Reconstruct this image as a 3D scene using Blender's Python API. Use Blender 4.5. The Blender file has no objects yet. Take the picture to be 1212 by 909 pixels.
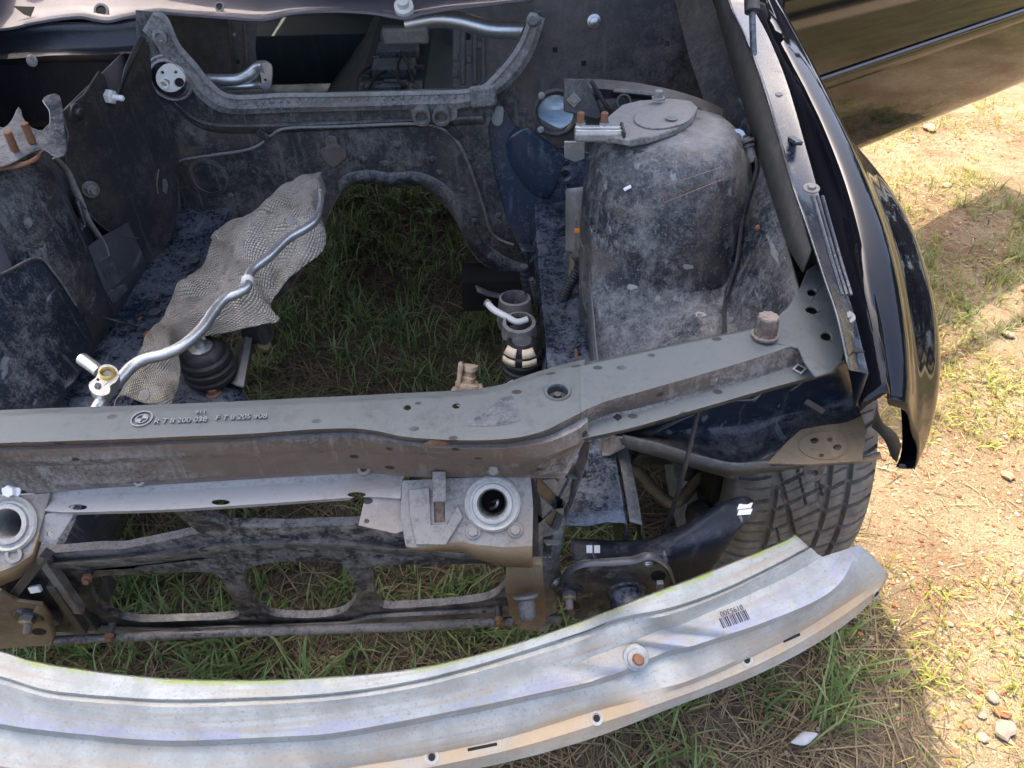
import bpy, bmesh, math, random
import numpy as np
from mathutils import Vector, Matrix, geometry, noise
random.seed(7); rng = np.random.default_rng(7)
sc = bpy.context.scene
col = sc.collection

# ------------------------------------------------------------------ camera
F = 900.0; TH = math.radians(43); RO = math.radians(1.5)
CAM = Vector((.306, -1.127, 1.355))
fw = Vector((0, math.cos(TH), -math.sin(TH)))
dn0 = Vector((0, -math.sin(TH), -math.cos(TH))); rt0 = Vector((1, 0, 0))
rt = rt0*math.cos(RO) + dn0*math.sin(RO)
dn = dn0*math.cos(RO) - rt0*math.sin(RO)
cam = bpy.data.cameras.new('camera'); camo = bpy.data.objects.new('camera', cam); col.objects.link(camo)
m3 = Matrix((rt, -dn, -fw)).transposed()
camo.matrix_world = Matrix.Translation(CAM) @ m3.to_4x4()
cam.sensor_fit = 'HORIZONTAL'; cam.sensor_width = 36; cam.lens = 36*F/1212
cam.clip_start = .02; cam.clip_end = 2000
sc.camera = camo

# ------------------------------------------------------------------ light
SUN_DIR = Vector((.17, -.46, -1)).normalized()        # travel of the light
w = bpy.data.worlds.new('World'); sc.world = w; w.use_nodes = True
nt = w.node_tree; bg = nt.nodes['Background']
sky = nt.nodes.new('ShaderNodeTexSky'); sky.sky_type = 'NISHITA'; sky.sun_disc = False
sky.sun_elevation = math.asin(-SUN_DIR.z)
sky.sun_rotation = math.atan2(-SUN_DIR.x, -SUN_DIR.y)
sky.air_density = .75; sky.dust_density = 6.0; sky.ozone_density = .5
nt.links.new(sky.outputs[0], bg.inputs[0]); bg.inputs[1].default_value = .15
sl = bpy.data.lights.new('sun', 'SUN'); sl.energy = 2.0; sl.angle = math.radians(.5); sl.color = (1, .88, .68)
so = bpy.data.objects.new('sun', sl); col.objects.link(so)
so.rotation_euler = SUN_DIR.to_track_quat('-Z', 'Y').to_euler(); so.location = (0, 3, 6)
vs = sc.view_settings; vs.view_transform = 'Standard'; vs.look = 'None'; vs.gamma = 1; vs.use_curve_mapping = False
vs.exposure = 2.3

# ------------------------------------------------------------------ helpers
def at(px, py, x=None, y=None, z=None):
    d = fw + rt*((px-606)/F) + dn*((py-454.5)/F)
    i, v = (0, x) if x is not None else (1, y) if y is not None else (2, z)
    return CAM + d*((v-CAM[i])/d[i])
def onp(px, py, p0, n):
    d = fw + rt*((px-606)/F) + dn*((py-454.5)/F)
    return CAM + d*((p0-CAM).dot(n)/d.dot(n))
from mathutils.bvhtree import BVHTree
_bv = {}
def hit(o, px, py):
    if o.name not in _bv: _bv[o.name] = BVHTree.FromPolygons([v.co for v in o.data.vertices], [tuple(p.vertices) for p in o.data.polygons])
    d = (fw + rt*((px-606)/F) + dn*((py-454.5)/F)).normalized()
    l, n, i, k = _bv[o.name].ray_cast(CAM, d)
    if l is None: l, n, i, k = _bv[o.name].find_nearest(CAM+d*1.1)
    if n.dot(d) > 0: n = -n
    return l, n
def plane3(a, b, c):
    n = (b-a).cross(c-a).normalized()
    if n.dot(CAM-a) < 0: n = -n
    return a, n
def L(pts, **k): return [at(p[0], p[1], **k) for p in pts]
def tag(o, label=None, cat=None, group=None, kind=None):
    for k, v in (('label', label), ('category', cat), ('group', group), ('kind', kind)):
        if v: o[k] = v
    return o
def obj(name, me, mat=None, parent=None):
    o = bpy.data.objects.new(name, me); col.objects.link(o)
    if mat: me.materials.append(mat)
    if parent:
        o.parent = parent
        o.matrix_parent_inverse = Matrix.Identity(4)
    return o
def mk(name, verts, faces, mat, parent=None, sharp=38, smooth=True):
    me = bpy.data.meshes.new(name); me.from_pydata([tuple(v) for v in verts], [], faces); me.validate(); me.update()
    if smooth:
        me.polygons.foreach_set('use_smooth', [True]*len(me.polygons)); me.set_sharp_from_angle(angle=math.radians(sharp))
    return obj(name, me, mat, parent)
def bevel(o, wd=.0015, seg=2, ang=35):
    b = o.modifiers.new('b', 'BEVEL'); b.width = wd; b.segments = seg; b.limit_method = 'ANGLE'; b.angle_limit = math.radians(ang); b.harden_normals = False
    return o
def solid(o, t, off=-1):
    s = o.modifiers.new('s', 'SOLIDIFY'); s.thickness = t; s.offset = off; return o
def bake(o):
    dg = bpy.context.evaluated_depsgraph_get(); dg.update()
    me = bpy.data.meshes.new_from_object(o.evaluated_get(dg))
    o.modifiers.clear(); o.data = me; return o
def cut(o, cutters):
    for c in cutters:
        b = o.modifiers.new('c', 'BOOLEAN'); b.object = c; b.operation = 'DIFFERENCE'; b.solver = 'EXACT'
    bpy.context.view_layer.update(); bake(o)
    for c in cutters: bpy.data.objects.remove(c, do_unlink=True)
    o.data.polygons.foreach_set('use_smooth', [True]*len(o.data.polygons)); o.data.set_sharp_from_angle(angle=math.radians(38))
    return o
def catmull(pts, n, closed=False):
    P = [Vector(p) for p in pts]
    if len(P) == 2 and not closed: return [P[0].lerp(P[1], i/(n-1)) for i in range(n)]
    dense = []
    m = len(P); seg = m if closed else m-1
    for i in range(seg):
        if closed: a, b, c, d = P[(i-1) % m], P[i], P[(i+1) % m], P[(i+2) % m]
        else: a, b, c, d = P[max(i-1, 0)], P[i], P[i+1], P[min(i+2, m-1)]
        for k in range(12):
            t = k/12
            dense.append(.5*((2*b) + (c-a)*t + (2*a-5*b+4*c-d)*t*t + (3*b-a-3*c+d)*t**3))
    dense.append(P[0] if closed else P[-1])
    D = [0]
    for i in range(1, len(dense)): D.append(D[-1] + (dense[i]-dense[i-1]).length)
    out = []; j = 0
    cnt = n if not closed else n
    for i in range(cnt):
        s = D[-1]*i/((n-1) if not closed else n)
        while j < len(D)-2 and D[j+1] < s: j += 1
        t = (s-D[j])/max(D[j+1]-D[j], 1e-9); out.append(dense[j].lerp(dense[j+1], min(max(t, 0), 1)))
    return out
def loft(name, rows, mat, parent=None, n=40, thick=.002, rowsub=1, sharp=38, wob=0, close=False, lin=False):
    R_ = [catmull(r, n) if not lin else linres(r, n) for r in rows]
    if rowsub > 1:
        cols = [catmull([R_[i][j] for i in range(len(R_))], (len(R_)-1)*rowsub+1) for j in range(n)]
        R_ = [[cols[j][i] for j in range(n)] for i in range(len(cols[0]))]
    if wob:
        R_ = [[p + wob*noise.noise_vector(p*9) + wob*.4*noise.noise_vector(p*31) for p in r] for r in R_]
    V = [p for r in R_ for p in r]; m = len(R_); Fc = []
    for i in range(m-1 + (1 if close else 0)):
        for j in range(n-1):
            a, b = i*n+j, ((i+1) % m)*n+j; Fc.append((a, b, b+1, a+1))
    # orient towards camera side
    o = mk(name, V, Fc, mat, parent, sharp)
    me = o.data
    cn = sum((p.normal.dot(CAM-p.center)*p.area for p in me.polygons))
    if cn < 0: me.flip_normals()
    uv = me.uv_layers.new(name='UVMap')
    for p in me.polygons:
        for li in p.loop_indices:
            vi = me.loops[li].vertex_index; uv.data[li].uv = ((vi % n)/(n-1), (vi//n)/max(m-1, 1))
    if thick: solid(o, thick)
    return o
def linres(pts, n):
    P = [Vector(p) for p in pts]; D = [0]
    for i in range(1, len(P)): D.append(D[-1] + (P[i]-P[i-1]).length)
    out = []; j = 0
    for i in range(n):
        s = D[-1]*i/(n-1)
        while j < len(D)-2 and D[j+1] < s: j += 1
        out.append(P[j].lerp(P[j+1], min(max((s-D[j])/max(D[j+1]-D[j], 1e-9), 0), 1)))
    return out
def plate(name, pts, mat, parent=None, thick=.003, holes=(), bev=.001, smooth_out=0, smooth_holes=0, wob=0):
    if smooth_out: pts = catmull(pts, smooth_out, closed=True)
    hs = [catmull(h, smooth_holes, closed=True) if smooth_holes else [Vector(p) for p in h] for h in holes]
    loops = [[Vector(p) for p in pts]] + hs
    a = loops[0]
    nrm = Vector((0, 0, 0))
    for i in range(len(a)): nrm += a[i].cross(a[(i+1) % len(a)])
    nrm.normalize()
    c0 = sum(a, Vector())/len(a)
    if nrm.dot(CAM-c0) < 0: nrm = -nrm
    flat = [p for l in loops for p in l]
    tris = geometry.tessellate_polygon(loops)
    N = len(flat)
    V = flat + [p - nrm*thick for p in flat]
    Fc = []
    for t in tris:
        n_ = (flat[t[1]]-flat[t[0]]).cross(flat[t[2]]-flat[t[0]])
        if n_.length < 1e-12: continue
        t = tuple(t) if n_.dot(nrm) > 0 else tuple(reversed(t))
        Fc.append(t); Fc.append(tuple(N+i for i in reversed(t)))
    k = 0
    for l in loops:
        m = len(l)
        for i in range(m):
            p, q = k+i, k+(i+1) % m; Fc.append((p, q, N+q, N+p))
        k += m
    me = bpy.data.meshes.new(name); bm = bmesh.new()
    vs_ = [bm.verts.new(v) for v in V]
    for f in Fc:
        try: bm.faces.new([vs_[i] for i in f])
        except ValueError: pass
    bmesh.ops.recalc_face_normals(bm, faces=bm.faces); bm.to_mesh(me); bm.free()
    me.polygons.foreach_set('use_smooth', [True]*len(me.polygons)); me.set_sharp_from_angle(angle=math.radians(35))
    o = obj(name, me, mat, parent)
    if bev: bevel(o, bev, 2)
    return o
def plp(name, px, pl, mat, parent=None, holes=(), **k):   # plate whose outline is traced on a real plane
    return plate(name, [onp(x, y, *pl) for x, y in px], mat, parent, holes=[[onp(x, y, *pl) for x, y in h] for h in holes], **k)
def circ(cx, cy, r, ry=None, n=16, rot=0): 
    ry = ry or r
    return [(cx+r*math.cos(2*math.pi*i/n)*math.cos(rot)-ry*math.sin(2*math.pi*i/n)*math.sin(rot), cy+r*math.cos(2*math.pi*i/n)*math.sin(rot)+ry*math.sin(2*math.pi*i/n)*math.cos(rot)) for i in range(n)]
def frame(ax):
    ax = Vector(ax).normalized(); t = Vector((1, 0, 0)) if abs(ax.x) < .8 else Vector((0, 1, 0))
    u = ax.cross(t).normalized(); return u, ax.cross(u), ax
def lathe(name, prof, loc, ax, mat, parent=None, n=24, sharp=30, cap=True, rfun=None):
    u, v, a = frame(ax); V = []; Fc = []
    for (r, h) in prof:
        for i in range(n):
            t = 2*math.pi*i/n; rr = r*(rfun(t, h) if rfun else 1)
            V.append(Vector(loc) + a*h + u*(rr*math.cos(t)) + v*(rr*math.sin(t)))
    m = len(prof)
    for k in range(m-1):
        for i in range(n): Fc.append((k*n+i, k*n+(i+1) % n, (k+1)*n+(i+1) % n, (k+1)*n+i))
    if cap:
        Fc.append(tuple(reversed(range(n)))); Fc.append(tuple((m-1)*n+i for i in range(n)))
    return mk(name, V, Fc, mat, parent, sharp)
def tube(name, pts, r, mat, parent=None, n=60, seg=10, closed=False, lin=False, rf=None):
    P = (linres(pts, n) if lin else catmull(pts, n)); V = []; Fc = []
    up = None
    for i, p in enumerate(P):
        t = (P[min(i+1, n-1)]-P[max(i-1, 0)]).normalized()
        if up is None: up = frame(t)[0]
        up = (up - t*up.dot(t)).normalized(); s = t.cross(up)
        rr = r*(rf(i/(n-1)) if rf else 1)
        for k in range(seg):
            a = 2*math.pi*k/seg; V.append(p + up*rr*math.cos(a) + s*rr*math.sin(a))
    for i in range(n-1):
        for k in range(seg): Fc.append((i*seg+k, i*seg+(k+1) % seg, (i+1)*seg+(k+1) % seg, (i+1)*seg+k))
    Fc.append(tuple(reversed(range(seg)))); Fc.append(tuple((n-1)*seg+k for k in range(seg)))
    return mk(name, V, Fc, mat, parent, 40)
def box(name, lo, hi, mat, parent=None, bev=.002, rot=None):
    lo, hi = Vector(lo), Vector(hi)
    V = [Vector((x, y, z)) for x in (lo.x, hi.x) for y in (lo.y, hi.y) for z in (lo.z, hi.z)]
    if rot:
        c, M = (lo+hi)/2, rot
        V = [c + M @ (v-c) for v in V]
    Fc = [(0, 1, 3, 2), (4, 6, 7, 5), (0, 4, 5, 1), (2, 3, 7, 6), (0, 2, 6, 4), (1, 5, 7, 3)]
    o = mk(name, V, Fc, mat, parent)
    if bev: bevel(o, bev)
    return o
def obox(name, c, ax, up, size, mat, parent=None, bev=.001):
    a = Vector(ax).normalized(); up = Vector(up); s = a.cross(up).normalized(); u = s.cross(a)
    c = Vector(c); V = [c + a*(i*size[0]/2) + s*(j*size[1]/2) + u*(k*size[2]/2) for i in (-1, 1) for j in (-1, 1) for k in (-1, 1)]
    Fc = [(0, 1, 3, 2), (4, 6, 7, 5), (0, 4, 5, 1), (2, 3, 7, 6), (0, 2, 6, 4), (1, 5, 7, 3)]
    o = mk(name, V, Fc, mat, parent)
    if bev: bevel(o, bev)
    return o
def bolt(loc, ax, r, mat, parent, name='bolt', h=None, stud=0, studmat=None, washer=1.5):
    h = h or r*.8
    b = lathe(name, [(r*washer, 0), (r*washer, r*.22), (r*washer*.95, r*.3)], loc, ax, mat, parent, 20)
    lathe('bolt_head', [(r, r*.3), (r, h+r*.2), (r*.85, h+r*.35)], loc, ax, mat, b, 6, 20)
    if stud: lathe('stud', [(r*.5, h), (r*.5, h+stud), (r*.42, h+stud+.001)], loc, ax, studmat or mat, b, 12)
    return b
def cyl_cutter(loc, ax, r, h, n=20, ry=None):
    u, v, a = frame(ax)
    return lathe('cutter', [(r, -h), (r, h)], loc, ax, None, None, n)
def prism_cutter(pts, nrm, h):
    n = len(pts); V = [Vector(p)+nrm*h for p in pts] + [Vector(p)-nrm*h for p in pts]
    Fc = [tuple(range(n)), tuple(reversed(range(n, 2*n)))] + [(i, i+n, (i+1) % n+n, (i+1) % n) for i in range(n)]
    o = mk('cutter', V, Fc, None, None, smooth=False)
    bm = bmesh.new(); bm.from_mesh(o.data); bmesh.ops.recalc_face_normals(bm, faces=bm.faces); bm.to_mesh(o.data); bm.free()
    return o
def text(name, body, loc, right, upv, size, mat, parent, ext=.0004, center=True):
    cu = bpy.data.curves.new(name, 'FONT'); cu.body = body; cu.size = size; cu.extrude = ext; cu.resolution_u = 3
    cu.align_x = 'CENTER' if center else 'LEFT'; cu.align_y = 'CENTER'
    o = bpy.data.objects.new(name, cu); col.objects.link(o)
    r = Vector(right).normalized(); n_ = r.cross(Vector(upv)).normalized(); u = n_.cross(r)
    M = Matrix.Translation(loc) @ Matrix((r, u, n_)).transposed().to_4x4()
    bpy.context.view_layer.update()
    dg = bpy.context.evaluated_depsgraph_get()
    me = bpy.data.meshes.new_from_object(o.evaluated_get(dg)); bpy.data.objects.remove(o, do_unlink=True)
    me.transform(M); me.name = name
    me.materials.clear()
    return obj(name, me, mat, parent)

# ------------------------------------------------------------------ materials
class NB:
    def __init__(s, name):
        s.m = bpy.data.materials.new(name); s.m.use_nodes = True; s.t = s.m.node_tree; s.b = s.t.nodes['Principled BSDF']
        s.tc = s.t.nodes.new('ShaderNodeTexCoord')
    def n(s, t, **k):
        x = s.t.nodes.new(t)
        for a, v in k.items(): setattr(x, a, v)
        return x
    def l(s, a, b): s.t.links.new(a, b)
    def mp(s, scale=(1, 1, 1), rot=(0, 0, 0), src='Object'):
        m = s.n('ShaderNodeMapping'); m.inputs['Scale'].default_value = scale; m.inputs['Rotation'].default_value = rot
        s.l(s.tc.outputs[src], m.inputs[0]); return m.outputs[0]
    def noise(s, scale, detail=6, rough=.6, vec=None, dist=0):
        x = s.n('ShaderNodeTexNoise'); x.inputs['Scale'].default_value = scale; x.inputs['Detail'].default_value = detail
        x.inputs['Roughness'].default_value = rough; x.inputs['Distortion'].default_value = dist
        s.l(vec if vec is not None else s.tc.outputs['Object'], x.inputs['Vector']); return x.outputs[0]
    def vor(s, scale, vec=None, feat='F1', out=0):
        x = s.n('ShaderNodeTexVoronoi'); x.feature = feat; x.inputs['Scale'].default_value = scale
        s.l(vec if vec is not None else s.tc.outputs['Object'], x.inputs['Vector']); return x.outputs[out]
    def ramp(s, f, a, b, ca=(0, 0, 0, 1), cb=(1, 1, 1, 1)):
        r = s.n('ShaderNodeValToRGB'); e = r.color_ramp.elements; e[0].position = a; e[1].position = b; e[0].color = ca; e[1].color = cb
        s.l(f, r.inputs[0]); return r.outputs[0]
    def mix(s, f, a, b, mode='MIX'):
        x = s.n('ShaderNodeMix'); x.data_type = 'RGBA'; x.blend_type = mode
        for i, v in ((0, f), (6, a), (7, b)):
            if isinstance(v, (int, float)): x.inputs[i].default_value = v
            elif isinstance(v, tuple): x.inputs[i].default_value = v if len(v) == 4 else v+(1,)
            else: s.l(v, x.inputs[i])
        return x.outputs[2]
    def math(s, op, a, b=0.0, clamp=False):
        x = s.n('ShaderNodeMath'); x.operation = op; x.use_clamp = clamp
        for i, v in ((0, a), (1, b)):
            if isinstance(v, (int, float)): x.inputs[i].default_value = v
            else: s.l(v, x.inputs[i])
        return x.outputs[0]
    def bump(s, h, dist=.001, st=1.0, prev=None):
        x = s.n('ShaderNodeBump'); x.inputs['Distance'].default_value = dist; x.inputs['Strength'].default_value = st
        s.l(h, x.inputs['Height'])
        if prev is not None: s.l(prev, x.inputs['Normal'])
        return x.outputs[0]
    def set(s, **k):
        for a, v in k.items():
            i = s.b.inputs[a.replace('_', ' ')]
            if isinstance(v, (int, float)): i.default_value = v
            elif isinstance(v, tuple): i.default_value = v if len(v) == 4 else v+(1,)
            else: s.l(v, i)
        return s.m
def dusty(name, base, dust, lo=.40, hi=.70, rough=(.32, .8), sc1=9, speck=.35, brown=None, bro=(.5, .72), metal=0, coat=0, bumpd=.0006, spots=0, scr=0, stretch=None, fine=.30, settle=.09, drip=.3, edge=.3):
    b = NB(name)
    sv = b.mp(stretch) if stretch else None
    n1 = b.noise(sc1, 12, .72, sv); n2 = b.noise(sc1*7, 6, .7); n3 = b.noise(420, 2, .5); n4 = b.noise(sc1*.45, 5, .6, sv, dist=.6)
    d = b.math('ADD', b.math('ADD', b.math('MULTIPLY', n1, .70-fine), b.math('MULTIPLY', n2, .30)), b.math('MULTIPLY', b.noise(230, 5, .75), fine))
    gn = b.n('ShaderNodeNewGeometry'); sz = b.n('ShaderNodeSeparateXYZ'); b.l(gn.outputs['True Normal'], sz.inputs[0])
    d = b.math('ADD', d, b.math('MULTIPLY', b.math('SUBTRACT', sz.outputs[2], .45), settle))   # dust settles on what faces up
    mk_ = b.ramp(d, lo+.04, lo+.04+(hi-lo)*.52)
    c = b.mix(mk_, base, dust)
    if brown: c = b.mix(b.math('MULTIPLY', b.ramp(n4, *bro), .8), c, brown)
    dr = b.noise(55, 5, .65, b.mp((1, 1, .10)))
    c = b.mix(b.math('MULTIPLY', b.ramp(dr, .56, .66), drip), c, tuple(x*1.15 for x in dust))
    c = b.mix(b.math('MULTIPLY', b.ramp(b.noise(33, 5, .7, b.mp((1, 1, .18))), .58, .68), drip), c, tuple(x*.8 for x in base))
    c = b.mix(b.math('MULTIPLY', b.ramp(gn.outputs['Pointiness'], .54, .62), edge), c, tuple(min(1, x*1.5) for x in dust))   # worn edges
    sp = b.ramp(n3, .66, .74)
    c = b.mix(b.math('MULTIPLY', sp, speck), c, tuple(min(1, x*1.8) for x in dust))
    if scr:
        ns = b.noise(60, 3, .5, b.mp((1, .12, .5), (0, 0, .5)))
        c = b.mix(b.math('MULTIPLY', b.ramp(ns, .66, .70), scr), c, (.45, .46, .47))
    if spots:
        v = b.vor(26, b.mp((1, 1.6, 1.6)))
        kk = b.math('MULTIPLY', b.ramp(v, .15, .19, (1, 1, 1, 1), (0, 0, 0, 1)), b.ramp(b.noise(3.5, 2), .44, .47))
        c = b.mix(b.math('MULTIPLY', kk, spots), c, (.012, .012, .014))
    r = b.n('ShaderNodeMapRange'); b.l(mk_, r.inputs[0]); r.inputs[3].default_value = rough[0]; r.inputs[4].default_value = rough[1]
    bp = b.bump(n2, bumpd, .8); bp = b.bump(n3, bumpd*.5, .5, bp)
    return b.set(Base_Color=c, Roughness=r.outputs[0], Normal=bp, Metallic=metal, Coat_Weight=coat)
def plain(name, c, rough=.5, metal=0, var=.15, sc_=25, bumpd=.0004, coat=0, spec=.5):
    b = NB(name); n1 = b.noise(sc_, 6, .6)
    cc = b.mix(b.ramp(n1, .3, .7), tuple(x*(1-var) for x in c), tuple(min(1, x*(1+var)) for x in c))
    return b.set(Base_Color=cc, Roughness=rough, Metallic=metal, Normal=b.bump(n1, bumpd, .6), Coat_Weight=coat, Specular_IOR_Level=spec)

M = {}
PAINT = (.012, .018, .032)
M['paint_bay'] = dusty('bay_paint', PAINT, (.15, .145, .14), .46, .76, (.28, .75), 8, .3, brown=(.11, .085, .06), bro=(.55, .75), scr=.25)
M['paint_blue'] = dusty('bay_paint_blue', (.024, .038, .064), (.16, .18, .20), .46, .74, (.25, .7), 10, .3)
M['rail'] = dusty('rail_paint', (.013, .019, .033), (.17, .19, .22), .47, .72, (.25, .65), 14, .4, brown=(.10, .08, .06), bro=(.60, .78), scr=.2)
M['tower'] = dusty('tower_paint', (.016, .020, .028), (.23, .225, .205), .42, .72, (.4, .85), 10, .7, brown=(.12, .098, .076), bro=(.50, .68), bumpd=.0012, settle=.05)
M['wingdust'] = dusty('inner_wing_paint', (.016, .021, .032), (.19, .192, .19), .44, .76, (.3, .75), 7, .6, brown=(.12, .10, .08), bro=(.56, .72), scr=.35, bumpd=.001)
M['apron'] = dusty('apron_paint', (.016, .020, .028), (.21, .208, .20), .42, .72, (.4, .85), 10, .7, brown=(.12, .098, .076), bro=(.50, .68), bumpd=.0012, settle=.05, scr=.3)
M['felt'] = dusty('felt_pad', (.016, .017, .019), (.095, .085, .073), .42, .75, (.8, .95), 7, .25, brown=(.075, .06, .046), bro=(.5, .7), bumpd=.0012, settle=.03)
M['firewall'] = dusty('firewall_coat', (.020, .021, .023), (.19, .175, .16), .43, .75, (.55, .9), 9, .4, brown=(.12, .098, .075), bro=(.5, .7), bumpd=.001, settle=.03)
M['rim'] = dusty('dusty_rim', (.05, .052, .055), (.24, .23, .215), .36, .62, (.5, .85), 18, .4, brown=(.12, .095, .07))
M['slam'] = dusty('slam_panel', (.12, .122, .125), (.26, .26, .258), .36, .60, (.5, .8), 8, .2, brown=(.20, .155, .12), bro=(.52, .62), spots=.95, stretch=(.35, 1.5, 1.5))
M['slamtop'] = dusty('slam_top', (.028, .036, .041), (.080, .091, .095), .36, .62, (.45, .75), 9, .2, spots=.9)
M['slamface'] = dusty('slam_face', (.058, .054, .051), (.20, .192, .187), .40, .62, (.55, .85), 7, .2, brown=(.11, .08, .06), bro=(.47, .57), spots=.95, stretch=(.35, 1.5, 1.5))
M['lower'] = dusty('lower_frame', (.012, .014, .020), (.19, .178, .165), .41, .62, (.28, .75), 7, .3, brown=(.12, .095, .065), bro=(.56, .66), spots=.9, stretch=(.4, 1.4, 1.4), settle=.02)
M['tan'] = dusty('tan_dust', (.075, .06, .045), (.20, .155, .10), .36, .6, (.6, .9), 9, .3, brown=(.19, .125, .06), bro=(.45, .62))
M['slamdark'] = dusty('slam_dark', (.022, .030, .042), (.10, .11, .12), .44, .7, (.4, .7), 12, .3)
M['slambrown'] = dusty('slam_brown', (.055, .043, .035), (.14, .115, .095), .42, .66, (.6, .9), 12, .3)
M['slamrust'] = dusty('slam_rust', (.13, .075, .045), (.20, .13, .09), .4, .6, (.7, .9), 30, .3)
M['mount_steel'] = dusty('dirty_steel', (.055, .055, .055), (.19, .185, .175), .38, .62, (.45, .8), 14, .3, brown=(.16, .12, .09))
M['plastic'] = dusty('black_plastic', (.012, .015, .024), (.10, .10, .10), .52, .82, (.38, .75), 9, .3, scr=.3)
M['plastic_old'] = dusty('old_plastic', (.02, .021, .023), (.12, .11, .10), .45, .75, (.5, .85), 12, .3)
M['rubber'] = dusty('rubber', (.012, .012, .012), (.07, .068, .065), .5, .8, (.55, .85), 14, .25)
M['gloss'] = plain('gloss_black_paint', (.0045, .005, .008), .045, 0, .05, 4, 0.0, .05, .38)
M['gloss_dirty'] = dusty('strip_paint', (.010, .015, .028), (.12, .125, .13), .52, .80, (.22, .7), 14, .25, coat=.15, bumpd=.0003)
M['alu'] = plain('cast_aluminium', (.62, .63, .62), .36, .85, .12, 90, .0006)
M['steel'] = plain('zinc_steel', (.42, .43, .44), .33, .9, .2, 60, .0004)
M['white'] = plain('off_white_plastic', (.66, .64, .58), .45, 0, .1, 40)
M['rust'] = dusty('rust', (.085, .036, .018), (.20, .095, .055), .35, .65, (.8, .95), 60, .3)
M['brass'] = plain('brass_ring', (.70, .47, .12), .35, .7, .15, 80)
M['cream'] = plain('cream_tint', (.78, .62, .42), .6, 0, .15, 80)  # cream that paints in the sun on the mount fins
M['bronze'] = dusty('dusty_bronze', (.30, .21, .125), (.55, .42, .28), .38, .6, (.5, .8), 40, .3)
M['void'] = plain('dark_cavity', (.006, .006, .006), .9)
M['interior'] = dusty('interior_dark', (.03, .047, .053), (.10, .13, .14), .45, .75, (.5, .9), 5, .2)
M['interior_pale'] = dusty('interior_primer', (.13, .12, .10), (.24, .22, .19), .4, .65, (.5, .85), 8, .2)
M['cowl'] = plain('cowl_paint', (.14, .13, .145), .35, 0, .12, 12, .0004)
M['shiny_plastic'] = plain('crumpled_film', (.66, .78, .85), .25, 0, .15, 22, .003)
M['ink'] = plain('ink', (.02, .02, .05), .6)
M['label'] = plain('label_white', (.75, .76, .78), .5, 0, .05)
M['faded'] = plain('faded_print', (.22, .14, .12), .8)
M['emboss'] = dusty('emboss', (.08, .09, .092), (.16, .17, .17), .36, .62, (.5, .75), 9, .2)
M['glass'] = plain('dark_glass', (.01, .013, .015), .02, 0, .02, 3, 0, 0)
M['pale_metal'] = dusty('pale_metal', (.20, .215, .22), (.31, .33, .33), .4, .6, (.45, .7), 20, .2, brown=(.28, .21, .14), edge=0)
M['galv'] = dusty('galvanised_shield', (.22, .23, .23), (.36, .36, .34), .4, .6, (.4, .7), 14, .3, metal=.35)

def bumper_mat():
    b = NB('bumper_paint')
    uvm = b.mp((1, 1, 1), src='UV')
    st = b.noise(1, 6, .65, b.mp((9, 26, 1), src='UV'))
    st2 = b.noise(1, 5, .6, b.mp((5, 46, 1), src='UV'))
    n1 = b.noise(16, 8, .65); n3 = b.noise(260, 3, .55)
    sep = b.n('ShaderNodeSeparateXYZ'); b.l(b.tc.outputs['UV'], sep.inputs[0]); v = sep.outputs[1]; u = sep.outputs[0]
    c = b.mix(b.ramp(n1, .40, .60), (.24, .262, .26), (.335, .362, .357))
    c = b.mix(b.math('MULTIPLY', b.ramp(st, .46, .64), .7), c, (.30, .255, .19))
    c = b.mix(b.math('MULTIPLY', b.ramp(st2, .55, .69), .45), c, (.20, .20, .235))
    c = b.mix(b.math('MULTIPLY', b.ramp(n3, .58, .68), .6), c, (.18, .18, .19))
    c = b.mix(b.math('MULTIPLY', b.ramp(b.noise(70, 7, .75), .52, .64), .35), c, (.22, .215, .20))
    # blue-violet oxide along the middle crease
    band = b.math('MULTIPLY', b.ramp(b.math('ABSOLUTE', b.math('SUBTRACT', v, .525)), .0, .06, (1, 1, 1, 1), (0, 0, 0, 1)), b.ramp(b.noise(38, 6, .7), .42, .58))
    c = b.mix(b.math('MULTIPLY', band, .5), c, (.24, .26, .42))
    # orange low on the face: warm stain and painted ground bounce
    band2 = b.math('MULTIPLY', b.ramp(b.math('ABSOLUTE', b.math('SUBTRACT', v, .80)), .03, .16, (1, 1, 1, 1), (0, 0, 0, 1)), b.ramp(b.noise(9, 6, .65), .35, .6))
    c = b.mix(b.math('MULTIPLY', band2, .75), c, (.36, .25, .13))
    # moss along the back edge
    moss = b.math('MULTIPLY', b.ramp(b.math('ABSOLUTE', b.math('SUBTRACT', v, .077)), .004, .022, (1, 1, 1, 1), (0, 0, 0, 1)), b.ramp(b.noise(9, 7, .7), .46, .56))
    c = b.mix(b.math('MULTIPLY', moss, .9), c, (.20, .27, .035))
    # mud caught in the groove
    mud = b.math('MULTIPLY', b.ramp(b.math('ABSOLUTE', b.math('SUBTRACT', v, .175)), .0, .03, (1, 1, 1, 1), (0, 0, 0, 1)), b.ramp(b.noise(11, 6, .7), .52, .60))
    c = b.mix(mud, c, (.05, .035, .022))
    bp = b.bump(n1, .0012, .5); bp = b.bump(n3, .0004, .5, bp)
    return b.set(Base_Color=c, Roughness=b.ramp(n1, .2, .8, (.55, .55, .55, 1), (.8, .8, .8, 1)), Normal=bp, Metallic=0.0, Specular_IOR_Level=.3)
M['bumper'] = bumper_mat()

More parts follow.
